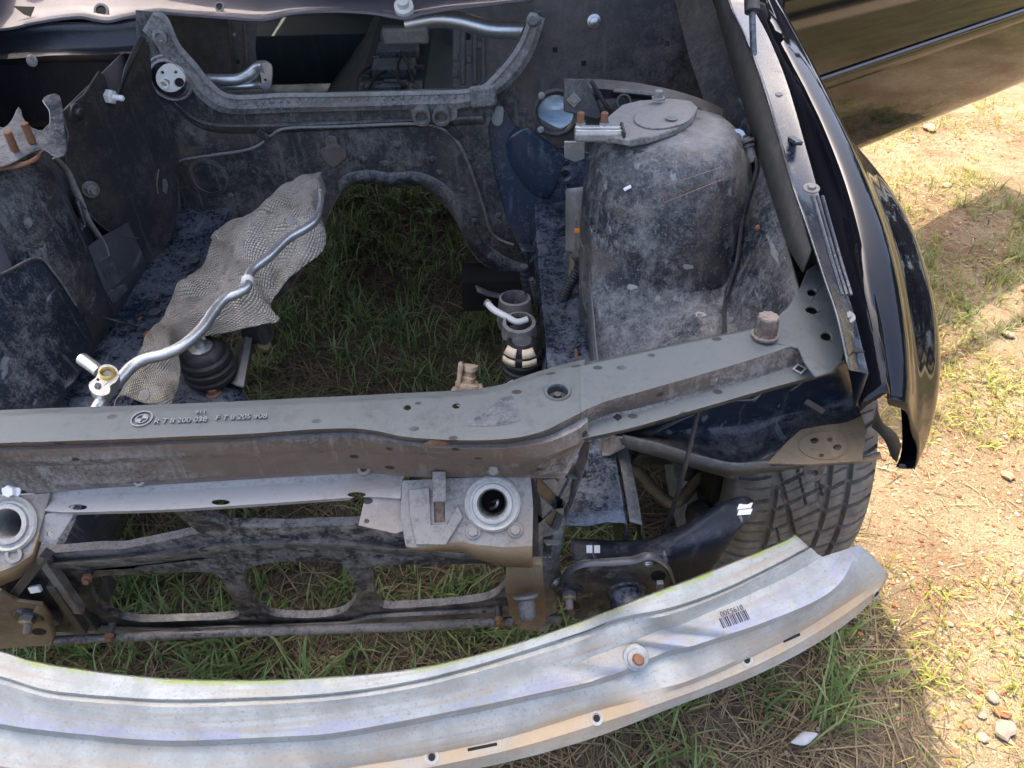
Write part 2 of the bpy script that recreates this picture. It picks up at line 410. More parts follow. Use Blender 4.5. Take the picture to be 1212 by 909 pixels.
def shield_mat():
    b = NB('embossed_foil')
    uv = b.mp((46, 96, 1), (0, 0, .5), src='UV')
    vv = b.vor(1.0, uv); x = b.t.nodes[-1]; x.inputs['Randomness'].default_value = .12
    n1 = b.noise(14, 6, .6); n2 = b.noise(60, 5, .6)
    c = b.mix(b.ramp(n1, .35, .65), (.42, .375, .31), (.62, .57, .49))
    c = b.mix(b.math('MULTIPLY', b.ramp(n2, .52, .68), .5), c, (.20, .165, .12))
    c = b.mix(b.math('MULTIPLY', b.ramp(vv, .38, .62), .40), c, (.17, .145, .115))
    h = b.ramp(vv, .0, .6, (1, 1, 1, 1), (0, 0, 0, 1))
    return b.set(Base_Color=c, Roughness=.42, Metallic=.4, Normal=b.bump(h, .0045, 1.0))
M['shield'] = shield_mat()

def tyre_mat():
    b = NB('tyre_rubber'); n = b.noise(40, 6, .6)
    c = b.mix(b.ramp(n, .35, .7), (.10, .09, .078), (.21, .19, .16))
    return b.set(Base_Color=c, Roughness=.75, Normal=b.bump(b.noise(500, 2), .0003, .4))
M['tyre'] = tyre_mat()

def ground_mat():
    b = NB('ground_soil')
    n1 = b.noise(3.2, 8, .65); n2 = b.noise(35, 6, .65); n3 = b.noise(180, 4, .6); nb = b.noise(1.1, 6, .6)
    sand = b.mix(b.ramp(n1, .38, .62), (.215, .15, .09), (.35, .275, .175))
    sand = b.mix(b.math('MULTIPLY', b.ramp(n2, .50, .66), .5), sand, (.25, .115, .055))
    sand = b.mix(b.math('MULTIPLY', b.ramp(n3, .58, .70), .6), sand, (.38, .31, .20))
    soil = b.mix(b.ramp(n2, .35, .65), (.06, .047, .032), (.16, .13, .095))
    sep = b.n('ShaderNodeSeparateXYZ'); b.l(b.tc.outputs['Object'], sep.inputs[0])
    xx = b.math('ADD', sep.outputs[0], b.math('MULTIPLY', b.math('SUBTRACT', n1, .5), .35))
    k = b.ramp(b.math('MULTIPLY', xx, .5), .44, .53)
    c = b.mix(k, soil, sand)
    # the meadow further off and a dirt track through it
    far = b.ramp(b.math('MULTIPLY', b.math('ADD', sep.outputs[0], b.math('MULTIPLY', nb, 1.2)), .1), .33, .44)
    green = b.mix(b.ramp(n1, .35, .65), (.10, .10, .038), (.20, .17, .08))
    c = b.mix(b.math('MULTIPLY', far, .9), c, green)
    road = b.ramp(b.math('ABSOLUTE', b.math('SUBTRACT', sep.outputs[0], 10.5)), .10, .16, (1, 1, 1, 1), (0, 0, 0, 1))
    road = b.ramp(b.math('MULTIPLY', b.math('ABSOLUTE', b.math('SUBTRACT', sep.outputs[0], 10.5)), .1), .14, .20, (1, 1, 1, 1), (0, 0, 0, 1))
    c = b.mix(road, c, (.48, .38, .26))
    bp = b.bump(n2, .03, .9); bp = b.bump(n3, .008, .9, bp)
    return b.set(Base_Color=c, Roughness=.95, Normal=bp, Specular_IOR_Level=.1)
M['ground'] = ground_mat()

def attr_mat(name, rough=.6, trans=.0, spec=.3):
    b = NB(name); a = b.n('ShaderNodeAttribute'); a.attribute_name = 'tint'
    b.set(Base_Color=a.outputs['Color'], Roughness=rough, Specular_IOR_Level=spec)
    if trans:
        t = b.n('ShaderNodeBsdfTranslucent'); b.l(a.outputs['Color'], t.inputs[0])
        mx = b.n('ShaderNodeMixShader'); mx.inputs[0].default_value = trans
        b.l(b.b.outputs[0], mx.inputs[1]); b.l(t.outputs[0], mx.inputs[2]); b.l(mx.outputs[0], b.t.nodes['Material Output'].inputs[0])
    return b.m
M['grass'] = attr_mat('grass_blade', .5, .3)
M['straw'] = attr_mat('straw', .8)
M['pebble'] = attr_mat('pebble', .85, 0, .2)
M['leaf'] = attr_mat('leaf', .6, .25)
M['bark'] = plain('bark', (.09, .065, .045), .9, 0, .4, 12, .01)

# ================================================================== SETTING
def gz(x, y): return .012*math.sin(x*2.1+.4)*math.cos(y*1.7) + .006*math.sin(5.1*x+1)*math.sin(4.3*y)
ax_ = np.concatenate([-np.geomspace(400, 2.6, 26), np.linspace(-2.4, 4.4, 120), np.geomspace(4.6, 400, 26)])
ay_ = np.concatenate([-np.geomspace(400, 2.6, 26), np.linspace(-2.4, 4.4, 120), np.geomspace(4.6, 400, 26)])
V = [(x, y, gz(x, y) if abs(x) < 6 and abs(y) < 6 else 0) for y in ay_ for x in ax_]; nx = len(ax_)
Fc = [(j*nx+i, j*nx+i+1, (j+1)*nx+i+1, (j+1)*nx+i) for j in range(len(ay_)-1) for i in range(nx-1)]
tag(mk('ground', V, Fc, M['ground'], sharp=180), 'sandy ground with red gravel and patches of dark soil', 'ground', kind='structure')

# ================================================================== CAR
car = bpy.data.objects.new('stripped_car', None); col.objects.link(car)
tag(car, 'dark blue-black car with emptied engine bay, its front end stripped of bumper cover and headlights', 'car')

# ---- bumper beam
BR = [
 ([(-140,735),(-60,757),(6,772),(40,782),(100,792),(150,798),(220,803),(300,804),(380,801),(450,796),(520,785),(600,765),(680,738),(760,706),(850,672),(920,643),(941,632)], .490),
 ([(-140,737),(-60,759),(6,774),(40,784),(100,794),(150,800),(220,805),(300,806),(380,803),(450,798),(520,787),(600,767),(680,740),(760,708),(850,674),(920,645),(943,634)], .500),
 ([(-140,764),(-60,786),(6,802),(67,818),(200,827),(300,825),(404,819),(481,807),(554,790),(637,765),(704,743),(740,731),(808,714),(875,688),(957,647)], .496),
 ([(-140,768),(-60,790),(6,805),(67,821),(200,830),(300,828),(404,822),(481,810),(554,793),(637,769),(704,747),(740,735),(808,717),(875,691),(959,648)], .489),
 ([(-140,774),(-60,796),(6,811),(67,827),(200,836),(300,834),(404,828),(481,816),(554,799),(637,775),(704,753),(740,741),(808,722),(875,694),(961,649)], .492),
 ([(-140,786),(-60,808),(6,826),(100,844),(200,851),(300,849),(404,840),(504,823),(604,800),(671,782),(721,769),(808,733),(908,689),(968,656)], .480),
 ([(-140,792),(-60,814),(6,832),(100,850),(200,857),(300,855),(404,846),(504,829),(604,806),(671,788),(721,774),(808,738),(908,694),(974,659)], .475),
 ([(-140,818),(-60,841),(6,858),(100,869),(200,876),(333,872),(404,867),(504,848),(604,828),(704,806),(737,799),(808,768),(908,735),(988,696),(1017,645)], .462),
 ([(-140,824),(-60,847),(6,864),(100,876),(200,883),(333,879),(404,874),(504,855),(604,835),(704,812),(737,805),(808,774),(908,741),(988,702),(1031,655)], .448),
 ([(-140,870),(-60,892),(6,908),(100,918),(200,922),(333,913),(404,903),(504,887),(604,865),(704,835),(808,808),(908,763),(991,715),(1048,675)], .425),
 ([(-140,876),(-60,898),(6,914),(100,924),(200,928),(333,919),(404,910),(504,894),(604,872),(704,842),(808,814),(908,769),(991,721),(1052,680)], .416),
 ([(-140,893),(-60,915),(6,931),(100,940),(200,943),(333,934),(404,926),(504,909),(604,887),(704,858),(808,823),(908,781),(991,733),(1046,692)], .410),
 ([(-140,905),(-60,927),(6,943),(100,951),(200,954),(333,946),(404,938),(504,921),(604,901),(704,873),(808,833),(908,793),(991,746),(1038,706)], .392),
]
rows = [L(r, z=z) for r, z in BR]
rows.append([p+Vector((0, .035, -.006)) for p in rows[-1]])
beam = loft('bumper_beam', rows, M['bumper'], car, n=150, thick=.003, sharp=26, wob=.0008)
bc = at(752, 774, z=.468)
for v in beam.data.vertices:                              # pressed dimple round the mounting bolt
    d = math.hypot((v.co.x-bc.x), (v.co.y-bc.y)*1.25+(v.co.z-bc.z)*.6)
    if d < .075:
        k = min(1, max(0, (.075-d)/.03)); k = k*k*(3-2*k); v.co.z -= .016*k; v.co.y += .012*k
tag(beam, label='bare pale bumper beam with stains, moss and a bolt in a pressed dimple')
bn = Vector((0, -.55, .83)).normalized()
bl, _n = hit(beam, 752, 778)
lathe('bolt', [(.0165, -.006), (.0165, .003), (.0155, .006), (.0115, .007), (.0115, .016), (.009, .017)], bl, bn, M['pale_metal'], beam, 24)
lathe('stud', [(.0066, .010), (.0066, .030), (.0045, .033)], bl, bn, M['rust'], beam, 12)
# barcode sticker printing, upside down for the viewer
code = '1101001011011001010110100110110010101101'
vv = []; ff = []
def bq(u, v):                                              # u along the code, v from its top edge to its bottom
    l, n_ = hit(beam, 850.5+(882-850.5)*u+5.5*v, 732.5+(721.5-732.5)*u+11.5*v); return l + n_*.0006
for i, ch in enumerate(code):
    if ch == '1':
        k = len(vv); u0, u1 = i/len(code), (i+1.05)/len(code); vv += [bq(u0, 0), bq(u1, 0), bq(u1, 1), bq(u0, 1)]; ff.append((k, k+1, k+2, k+3))
mk('barcode_bars', vv, ff, M['ink'], beam, smooth=False)
br_ = (bq(1, 0)-bq(0, 0)).normalized(); bu = (bq(.5, 0)-bq(.5, 1)).normalized()
l_, n_ = hit(beam, 865.5, 722.5)
text('barcode_number', '0195300', l_+n_*.0008, -br_, -bu, .0095, M['ink'], beam, .0001)
for (x, y, a, wd) in [(571, 884, -.2, 17), (937, 755, -.42, 15)]:
    c, n_ = hit(beam, x, y); e_ = hit(beam, x+14, y+14*math.tan(a))[0]-c; obox('slot', c, e_, n_, (.036 if wd > 16 else .028, .0035, .0012), M['void'], beam, .0006)
for (x, y, z_) in [(706, 850, .415), (511, 896, .415), (884, 781, .413), (1037, 703, .405)]:
    c, n_ = hit(beam, x, y); lathe('drain_hole_rim', [(.0085, -.001), (.0085, .0008), (.006, .0010), (.0045, -.0005)], c, n_, M['pale_metal'], beam, 18)
    lathe('drain_hole', [(.0042, .000), (.0042, .0011)], c, n_, M['void'], beam, 14)

# ---- radiator support (slam panel)
def rr(px, z): return L(px, z=z)
S = [
 rr([(-120,490),(-60,488),(6,485),(150,480),(300,474),(420,468),(540,462),(590,456),(622,445),(650,436),(676,429),(692,425)], .700),
 rr([(-120,497),(-60,494),(6,491),(150,486),(300,480),(420,474),(540,468),(590,462),(622,451),(650,441),(676,434),(692,431)], .733),
 rr([(-120,500),(-60,497),(6,494),(150,489),(300,483),(420,477),(540,471),(590,465),(622,454),(650,444),(676,437),(692,434)], .736),
 rr([(-120,529),(-60,527),(6,524),(110,521),(200,517),(300,513),(400,507),(440,509),(480,517),(540,521),(600,519),(640,511),(672,496),(692,486)], .737),
 rr([(-120,534),(-60,532),(6,529),(110,526),(200,522),(300,518),(400,512),(440,514),(480,522),(540,526),(600,524),(644,517),(676,503),(694,492)], .722),
 rr([(-120,538),(-60,536),(6,533),(110,530),(200,526),(300,522),(400,516),(440,517),(480,526),(540,531),(600,530),(645,524),(680,510),(696,498)], .722),
 rr([(-120,552),(-60,550),(6,547),(110,544),(200,540),(300,536),(400,530),(440,531),(480,535),(540,540),(600,541),(645,540),(682,526),(697,514)], .705),
 rr([(-120,558),(-60,556),(6,553),(110,550),(200,546),(300,542),(400,536),(440,537),(480,541),(540,546),(600,547),(644,546),(688,528)], .690),
 rr([(-120,578),(-60,577),(6,575),(100,573),(200,567),(300,561),(400,554),(440,554),(480,556),(540,560),(600,562),(640,562),(672,560)], .662),
 rr([(-120,588),(-60,587),(6,585),(60,583),(100,579),(200,573),(300,567),(420,560),(440,560),(480,564),(540,566),(600,566),(640,566),(668,566)], .648),
]
nS = len(S)
slam = loft('radiator_support', S[:], M['slamface'], car, n=120, thick=.0025, sharp=24, wob=.0006)
slam.data.materials.append(M['slamtop'])
nn_ = 119
for i, p in enumerate(slam.data.polygons):
    if i//nn_ < 3: p.material_index = 1
hc = at(660, 463, z=.737)
cut(slam, [cyl_cutter(hc, (0, .15, 1), .0125, .05), cyl_cutter(at(482, 482, z=.737), (0, 0, 1), .0045, .02), cyl_cutter(at(540, 480, z=.737), (0, 0, 1), .0045, .02)])
lathe('hole_collar', [(.0125, -.014), (.0125, .000), (.0155, .0015), (.0165, 0.0), (.0165, -.004)], hc, (0, 0, 1), M['slamtop'], slam, 24, cap=False)
lathe('hole_bottom', [(.0125, -.016), (.0125, -.012), (.006, -.011), (.004, -.004)], hc, (0, 0, 1), M['plastic_old'], slam, 16)
# lower flange with slots
fl = loft('flange', [rr([(40,583),(60,581),(100,578),(200,572),(300,566),(400,560),(440,558),(480,562)], .6475), rr([(50,592),(66,590),(102,586),(200,581),(300,575),(400,568),(440,566),(476,568)], .639), rr([(52,604),(70,606),(100,606),(200,603),(300,597),(400,590),(436,588),(474,590)], .637), rr([(52,607),(70,609),(100,609),(200,606),(300,600),(400,593),(436,591),(474,593)], .628)], M['slam'], slam, n=70, thick=.002, sharp=25)
def slot(px, py, wpx, hpx, z): 
    q = [at(px+a, py+b, z=z) for a, b in circ(0, 0, wpx, hpx, 16)]
    return prism_cutter(q, Vector((0, -.1, 1)), .03)
cut(fl, [slot(92, 600, 11, 3.2, .638), slot(261, 594, 11, 3.2, .638), slot(422, 585, 11, 3.2, .638)])
plp('tab', [(432,588),(478,585),(480,628),(468,632),(424,622)], plane3(at(432, 588, z=.634), at(478, 585, z=.634), at(450, 628, z=.607)), M['slam'], slam, thick=.003, holes=[circ(434, 617, 3, 2.6, 10)])
plp('tab', [(70,606),(90,605),(78,625),(68,640),(46,642),(38,660)][:5]+[(40,612)], plane3(at(70, 606, z=.634), at(90, 605, z=.634), at(60, 640, z=.605)), M['slam'], slam, thick=.003, holes=[circ(59, 633, 4, 3.2, 10)])
for (x, y, z_, r) in [(166, 569, .657, .008), (431, 555, .657, .009)]:
    lathe('weld_boss', [(r, -.002), (r*.9, .003), (r*.5, .004), (r*.38, .002), (r*.36, -.001)], at(x, y, z=z_), (0, -.5, .85), M['slamface'], slam, 18)
bolt(at(584, 554, z=.672), (0, -.9, .4), .0062, M['mount_steel'], slam)
bolt(at(14, 580, z=.655), (0, -.8, .6), .0075, M['label'], slam)
# casting numbers and roundel on the top face
tr = (at(330, 494, z=.7385)-at(170, 501, z=.7385)).normalized(); tu = Vector((0, 1, 0))
text('casting_text', '911', at(238, 488, z=.7382), tr, tu, .0085, M['emboss'], slam, .0011)
text('casting_text', 'R T 8 200 038', at(214, 498, z=.7382), tr, tu, .0104, M['emboss'], slam, .0011)
text('casting_text', 'F T 8 205 908', at(286, 494, z=.7382), tr, tu, .0104, M['emboss'], slam, .0011)
rc = at(168, 496, z=.7375)
lathe('casting_emblem', [(.0125, -.001), (.0125, .0012), (.0108, .0012), (.0108, -.001)], rc, (0, 0, 1), M['emboss'], slam, 30, cap=False)
lathe('casting_emblem', [(.0072, -.001), (.0072, .0010), (.0060, .0010), (.0060, -.001)], rc, (0, 0, 1), M['emboss'], slam, 24, cap=False)
for k in range(2):
    a0 = k*math.pi; q = [rc] + [rc+Vector((.0058*math.cos(a0+t*math.pi/12), .0058*math.sin(a0+t*math.pi/12), 0)) for t in range(7)]
    plate('casting_emblem', [p+Vector((0, 0, .001)) for p in q], M['emboss'], slam, thick=.001, bev=0)

def patch(o, px, mat, name='tint_patch'):
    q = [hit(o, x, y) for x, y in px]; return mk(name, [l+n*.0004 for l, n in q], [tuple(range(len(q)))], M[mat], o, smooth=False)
_bv.clear()
patch(slam, [(546,504),(558,497),(571,490),(582,480),(594,471),(606,468),(612,482),(616,498),(600,503),(572,505)], 'slamdark')  # dark patch: wear and shadow painted onto the panel top
patch(slam, [(497,527),(510,520),(524,521),(536,527),(530,535),(512,536)], 'slamrust')
# arm that runs from the panel to the wing
A = [
 rr([(686,430),(692,429),(700,427),(760,415),(840,398),(888,388),(912,379),(932,362)], .705),
 rr([(686,434),(692,433),(700,431),(760,418),(840,401),(888,391),(914,382),(934,366)], .737),
 rr([(686,488),(700,482),(720,474),(760,463),(840,440),(900,422),(938,409),(952,405)], .737),
 rr([(690,502),(704,497),(722,490),(760,482),(840,460),(900,443),(938,430),(958,424)], .712),
 rr([(690,505),(704,500),(722,494),(760,486),(840,463),(900,446),(938,433),(962,427)], .709),
 rr([(684,521),(700,517),(722,512),(760,503),(860,474),(920,457),(960,446),(988,437)], .707),
 rr([(684,526),(700,521),(722,516),(760,507),(860,478),(920,461),(960,450),(990,441)], .692),
]
arm = loft('radiator_support_arm', A, M['slamtop'], car, n=70, thick=.0025, sharp=26, wob=.0005)
for i, p in enumerate(arm.data.polygons): pass
arm.data.materials.append(M['slamface'])
for i, p in enumerate(arm.data.polygons):
    if i//69 in (2, 3): p.material_index = 1
plc = plane3(at(905, 398, z=.7405), at(960, 320, z=.757), at(995, 420, z=.733))
corner = plp('corner_plate', [(893,399),(900,390),(914,379),(934,362),(948,338),(955,320),(966,312),(978,330),(988,360),(996,395),(1000,415),(997,428),(985,440),(965,446),(952,428),(945,412),(925,408)], plc, M['slamtop'], arm, thick=.004, holes=[circ(961, 346, 5.2, 4, 14), circ(961, 367, 7, 4.2, 14, .15), circ(978, 398, 6, 5, 14)], bev=.0015)
pc = at(905, 398, z=.739)
lathe('rubber_buffer', [(.0165, 0), (.0168, .003), (.0135, .004), (.0128, .028), (.0115, .030)], pc, (0, .12, 1), M['rubber'], arm, 48, 25, rfun=lambda t, h: 1 + (.06*(1 if math.sin(t*9) > 0 else -1) if h > .0035 else 0)).data.materials[0] = dusty('buffer_rubber', (.07, .058, .048), (.19, .16, .135), .4, .65, (.7, .9), 20)
lathe('hole_rim', [(.009, 0), (.009, .0012), (.006, .0012), (.006, 0)], at(946, 437, z=.710), (0, -.1, 1), M['slam'], arm, 4)
lathe('hole', [(.0048, 0), (.0048, .0016)], at(946, 437, z=.710), (0, -.1, 1), M['void'], arm, 4)
lathe('hole', [(.0052, 0), (.0052, .0014)], at(731, 494, z=.709), (0, -.1, 1), M['void'], arm, 4)
for x, y in [(821, 454), (842, 449)]:
    lathe('plug', [(.0072, 0), (.0072, .001), (.0055, .0015)], at(x, y, z=.723), (0, -.85, .5), M['slamface'], arm, 18)

# latch plates left and right
def latch(side):
    if side > 0:
        pl = plane3(at(475, 568, z=.652), at(628, 562, z=.652), at(555, 648, z=.597))
        out = [(476,569),(540,566),(628,562),(631,600),(630,646),(600,648),(560,644),(545,640),(490,648),(480,646),(474,610)]
        hc_ = (583, 596); o = plp('latch_plate', out, pl, M['mount_steel'], car, thick=.004, holes=[circ(583, 597, 21, 20, 20), [(513,583),(526,582),(527,618),(514,619)]], bev=.0015)
    else:
        pl = plane3(at(-60, 590, z=.650), at(60, 583, z=.650), at(10, 680, z=.590))
        out = [(-80,592),(0,588),(60,583),(46,630),(38,655),(20,668),(0,676),(-80,682)]
        hc_ = (12, 620); o = plp('latch_plate', out, pl, M['mount_steel'], car, thick=.004, holes=[circ(12, 622, 21, 22, 20)], bev=.0015)
    c = onp(hc_[0], hc_[1], *pl); n_ = pl[1]
    lathe('latch_cup', [(.0335, -.004), (.0335, .003), (.031, .0055), (.027, .0035), (.0245, .004), (.0235, .0075), (.0185, .0085), (.0165, .003), (.0165, -.02), (.014, -.05)], c, n_, M['galv'], o, 40, 28, cap=False)
    lathe('latch_cup_bottom', [(.0165, -.05), (.0165, -.046), (.008, -.042)], c, n_, M['void'], o, 20)
    if side > 0:
        tube('spring_hook', [c+n_*(-.03), c+n_*-.015+Vector((.006, 0, .004)), c+n_*-.008+Vector((.004, 0, -.006)), c+n_*-.02+Vector((-.003, 0, -.012))], .0018, M['steel'], o, 24, 8)
        for x, y in [(560, 629), (610, 627)]: bolt(onp(x, y, *pl)+n_*.0005, n_, .0062, M['mount_steel'], o, h=.003)
        plp('latch_panel', [(484,580),(508,577),(510,622),(530,620),(542,598),(548,612),(528,645),(492,645),(485,610)], (pl[0]+n_*.004, n_), M['mount_steel'], o, thick=.0035, bev=.001)
        obox('strap', onp(520, 576, pl[0]+n_*.012, n_), (pl[1].cross(Vector((1, 0, 0)))), n_, (.036, .016, .004), M['mount_steel'], o)
        obox('slot_plug', onp(520, 606, pl[0]-n_*.006, n_), (pl[1].cross(Vector((1, 0, 0)))), n_, (.034, .014, .003), dusty('brown_foam', (.05, .035, .025), (.16, .12, .09), .4, .6, (.9, .95), 90), o)
        # boxed lower side of the plate
        b1 = [onp(x, y, *pl) for x, y in [(480,646),(490,648),(545,641),(562,645),(600,648),(630,646)]]
        b2 = L([(482,650),(494,653),(545,652),(570,664),(600,671),(630,672)], y=-.575)
        loft('latch_box', [b1, b2], M['tan'], o, n=30, thick=.002, lin=True)
    else:
        lathe('latch_bolt', [(.010, 0), (.010, .004), (.006, .004), (.005, .001)], onp(18, 656, *pl), n_, M['mount_steel'], o, 16)
        b1 = [onp(x, y, *pl) for x, y in [(-80,683),(0,677),(20,669),(39,656),(47,630)]]
        b2 = L([(-80,700),(0,694),(24,684),(42,665),(50,640)], y=-.565)
        loft('latch_box', [b1, b2], M['tan'], o, n=30, thick=.002, lin=True)
    return o
latch(1); latch(-1)

# ---- column and ribbed brace beside the right latch
pcol = plane3(at(600, 650, y=-.575), at(640, 650, y=-.575), at(620, 760, y=-.545))
plp('latch_column', [(600,664),(632,668),(642,668),(646,740),(640,748),(612,745),(604,728),(598,700)], pcol, M['tan'], car, thick=.012, holes=[circ(612, 665+7, 0.1, .1, 4)] and [], bev=.002)
obox('slot', onp(613, 665, at(600, 650, y=-.578), pcol[1]), (1, 0, 0), (0, -1, .2), (.014, .005, .004), M['void'], car)
pb = plane3(at(640, 560, y=-.535), at(690, 530, y=-.50), at(650, 740, y=-.545))
brace = plp('ribbed_brace', [(634,560),(646,540),(654,524),(672,522),(699,524),(695,545),(684,575),(672,612),(664,650),(662,700),(655,735),(648,748),(640,748),(637,700),(637,620)], pb, M['mount_steel'], car, thick=.016,
    holes=[[(643,570),(656,566),(672,566),(660,589)], [(676,567),(689,568),(674,600),(664,590)], [(640,588),(655,601),(642,614)], [(645,617),(657,604),(668,613),(661,631),(656,630)], [(643,636),(655,634),(652,660),(643,660)]], bev=.0015)
plp('brace_back', [(636,566),(694,545),(672,612),(662,650),(655,735),(640,745)], (pb[0]-pb[1]*.017, pb[1]), M['tan'], brace, thick=.002)
for a, b_ in [((654,520),(657,566)), ((643,640),(660,640))]:
    p, q = onp(*a, *pb), onp(*b_, *pb); obox('rib', (p+q)/2+pb[1]*.004, q-p, pb[1], ((q-p).length, .003, .010), M['mount_steel'], brace)
bolt(onp(657, 688, *pb)+pb[1]*.002, pb[1], .0055, M['steel'], brace)
rb = at(622, 704, y=-.575)
lathe('rubber_stop', [(.017, 0), (.017, .004), (.0115, .006), (.0125, .028), (.010, .033), (.004, .034)], rb, Vector((.08, -.6, -.5)), M['rubber'], car, 24).data.materials[0] = dusty('stop_rubber', (.045, .046, .05), (.16, .155, .15), .4, .7, (.6, .85), 25)
# ---- lower frame with three openings
pl = plane3(at(50, 700, y=-.525), at(600, 690, y=-.525), at(300, 745, y=-.505))
lower = plp('lower_frame', [(-120,662),(-40,664),(20,672),(45,656),(120,650),(145,650),(200,639),(236,631),(205,605),(228,604),(270,623),(340,624),(425,621),(480,633),(490,648),(600,660),(645,668),(648,742),(600,736),(440,743),(280,751),(150,759),(70,764),(6,764),(-120,768)], pl, M['lower'], car, thick=.012,
    holes=[[(106,700),(104,688),(120,682),(160,680),(200,678),(236,677),(258,681),(268,696),(278,716),(283,729),(262,733),(215,735),(167,736),(140,731),(118,719)],
           [(289,678),(305,669),(333,665),(375,665),(402,667),(414,680),(421,700),(418,714),(404,726),(375,731),(330,730),(308,722),(294,700)],
           [(442,672),(455,669),(520,668),(585,668),(597,676),(599,692),(578,709),(530,716),(470,720),(452,719),(444,706)]], bev=.004, smooth_holes=44)
# raised spines on the upper and lower bars give it a folded section
for rows_ in ([L([(50,662),(140,655),(240,640),(300,634),(380,630),(480,640),(600,652)], y=-.523), L([(50,669),(140,663),(240,650),(300,645),(380,643),(480,651),(600,661)], y=-.552), L([(50,682),(140,674),(240,664),(300,655),(380,654),(480,660),(600,665)], y=-.527)],):
    loft('pressed_spine', rows_, M['lower'], lower, n=60, thick=.001, rowsub=4, wob=.0006)
loft('pressed_spine', [L([(110,738),(180,742),(280,739),(400,735),(450,725),(590,716)], y=-.512), L([(110,744),(180,746),(280,743),(400,739),(450,731),(590,724)], y=-.522), L([(110,752),(180,752),(280,748),(400,744),(450,739),(590,733)], y=-.512)], M['lower'], lower, n=60, thick=.001, rowsub=4, wob=.0006)
tube('cross_rod', L([(66,758),(200,752),(360,746),(500,741),(664,732)], y=-.545), .0068, M['lower'], car, 60, 12)
for (a, b_, rm) in [((108,672),(101,690),'rust'), ((133,738),(128,760),'rust'), ((590,718),(591,740),'rust')]:
    p, q = at(*a, y=-.53), at(*b_, y=-.556); d = q-p
    s_ = lathe('stud', [(.0055, 0), (.0055, d.length*.6), (.0052, d.length*.62)], p, d, M['rubber'], lower, 12)
    lathe('stud_tip', [(.0065, d.length*.58), (.0065, d.length*.8), (.0045, d.length*.82), (.0045, d.length)], p, d, M[rm], s_, 8)
# struts of the left end
for pts, mm in [([(62,690),(100,745)], 'plastic_old'), ([(56,655),(20,700)], 'plastic_old'), ([(18,706),(70,735)], 'plastic_old'), ([(48,655),(95,722)], 'mount_steel')]:
    p, q = at(*pts[0], y=-.548), at(*pts[1], y=-.545); obox('end_strut', (p+q)/2, q-p, (0, -1, .3), ((q-p).length, .012, .014), M[mm], lower)
plp('end_panel', [(6,672),(50,655),(95,700),(80,745),(30,730),(6,700)], plane3(at(6, 672, y=-.530), at(95, 700, y=-.530), at(50, 740, y=-.528)), M['plastic_old'], lower, thick=.003)
obox('clip', at(42, 697, y=-.552), (1, 0, .2), (0, -1, .4), (.016, .010, .006), M['white'], lower)

# ---- rail end plates with bumper mountings
def rail_end(pts, pl, stud, mat):
    o = plp('mount_plate', pts, pl, M[mat], car, thick=.005, bev=.0015)
    c = onp(*stud, *pl); n_ = pl[1]
    lathe('stud_washer', [(.020, 0), (.020, .003), (.017, .005), (.013, .005)], c, n_, M['plastic'], o, 24)
    lathe('nut', [(.0105, .004), (.0105, .013), (.008, .014)], c, n_, M['steel'], o, 6)
    lathe('stud', [(.0055, .012), (.0055, .026), (.004, .027)], c, n_ + Vector((0, 0, -.5)), M['mount_steel'], o, 12)
    return o
pr = plane3(at(665, 690, y=-.55), at(790, 680, y=-.55), at(720, 728, y=-.535))
rp = rail_end([(663,700),(664,686),(672,674),(690,666),(720,664),(748,662),(764,657),(774,658),(790,670),(798,690),(792,706),(760,718),(720,732),(690,736),(672,728)], pr, (673, 698), 'lower')
plp('plate_hole', circ(678, 717, 9, 4.5, 14, .1), (pr[0]+pr[1]*.0006, pr[1]), M['void'], rp, thick=.0004, bev=0)
cy = onp(742, 700, *pr)
lathe('shock_tube', [(.032, -.02), (.030, .004), (.026, .006), (.026, .03), (.024, .034), (.024, .07)], cy, Vector((.02, -1, -.10)), M['rail'], rp, 30)
obox('clip', onp(780, 686, *pr)+pr[1]*.008, Vector((.1, .1, -1)), pr[1], (.018, .009, .007), M['galv'], rp)
plp('clip_slot', circ(779, 682, 9, 6, 12), (pr[0]+pr[1]*.0008, pr[1]), M['void'], rp, thick=.0004, bev=0)
bolt(onp(767, 667, *pr), pr[1], .0045, M['steel'], rp, h=.002)
loft('plate_rim', [[onp(x, y, *pr) for x, y in [(662,704),(664,686),(672,673),(690,664),(720,662),(748,660),(764,655),(776,656),(792,669),(800,690)]], [onp(x, y, *pr)+pr[1]*.007 for x, y in [(664,706),(666,687),(674,675),(690,666),(720,664),(748,662),(764,657),(774,658),(790,670),(798,691)]], [onp(x, y, *pr)+pr[1]*.001 for x, y in [(667,707),(669,689),(677,678),(690,669),(720,667),(748,665),(764,661),(773,662),(787,673),(794,692)]]], M['plastic'], rp, n=50, thick=.001)
pq = plane3(at(-40, 740, y=-.55), at(60, 735, y=-.55), at(20, 765, y=-.54))
lp = rail_end([(-120,700),(0,700),(20,712),(50,716),(62,732),(64,752),(56,764),(6,768),(-120,774)], pq, (35, 727), 'tan')
plp('plate_hole', circ(46, 748, 9, 4, 14, .05), (pq[0]+pq[1]*.0006, pq[1]), M['void'], lp, thick=.0004, bev=0)
loft('plate_rim', [[onp(x, y, *pq) for x, y in [(44,716),(56,722),(64,736),(66,752),(60,766)]], [onp(x, y, *pq)+pq[1]*.008 for x, y in [(42,718),(54,724),(61,737),(63,752),(58,766)]]], M['tan'], lp, n=24, thick=.001)
box('rail_end_left', (-.46, -.525, .30), (-.335, -.44, .40), M['plastic_old'], car)

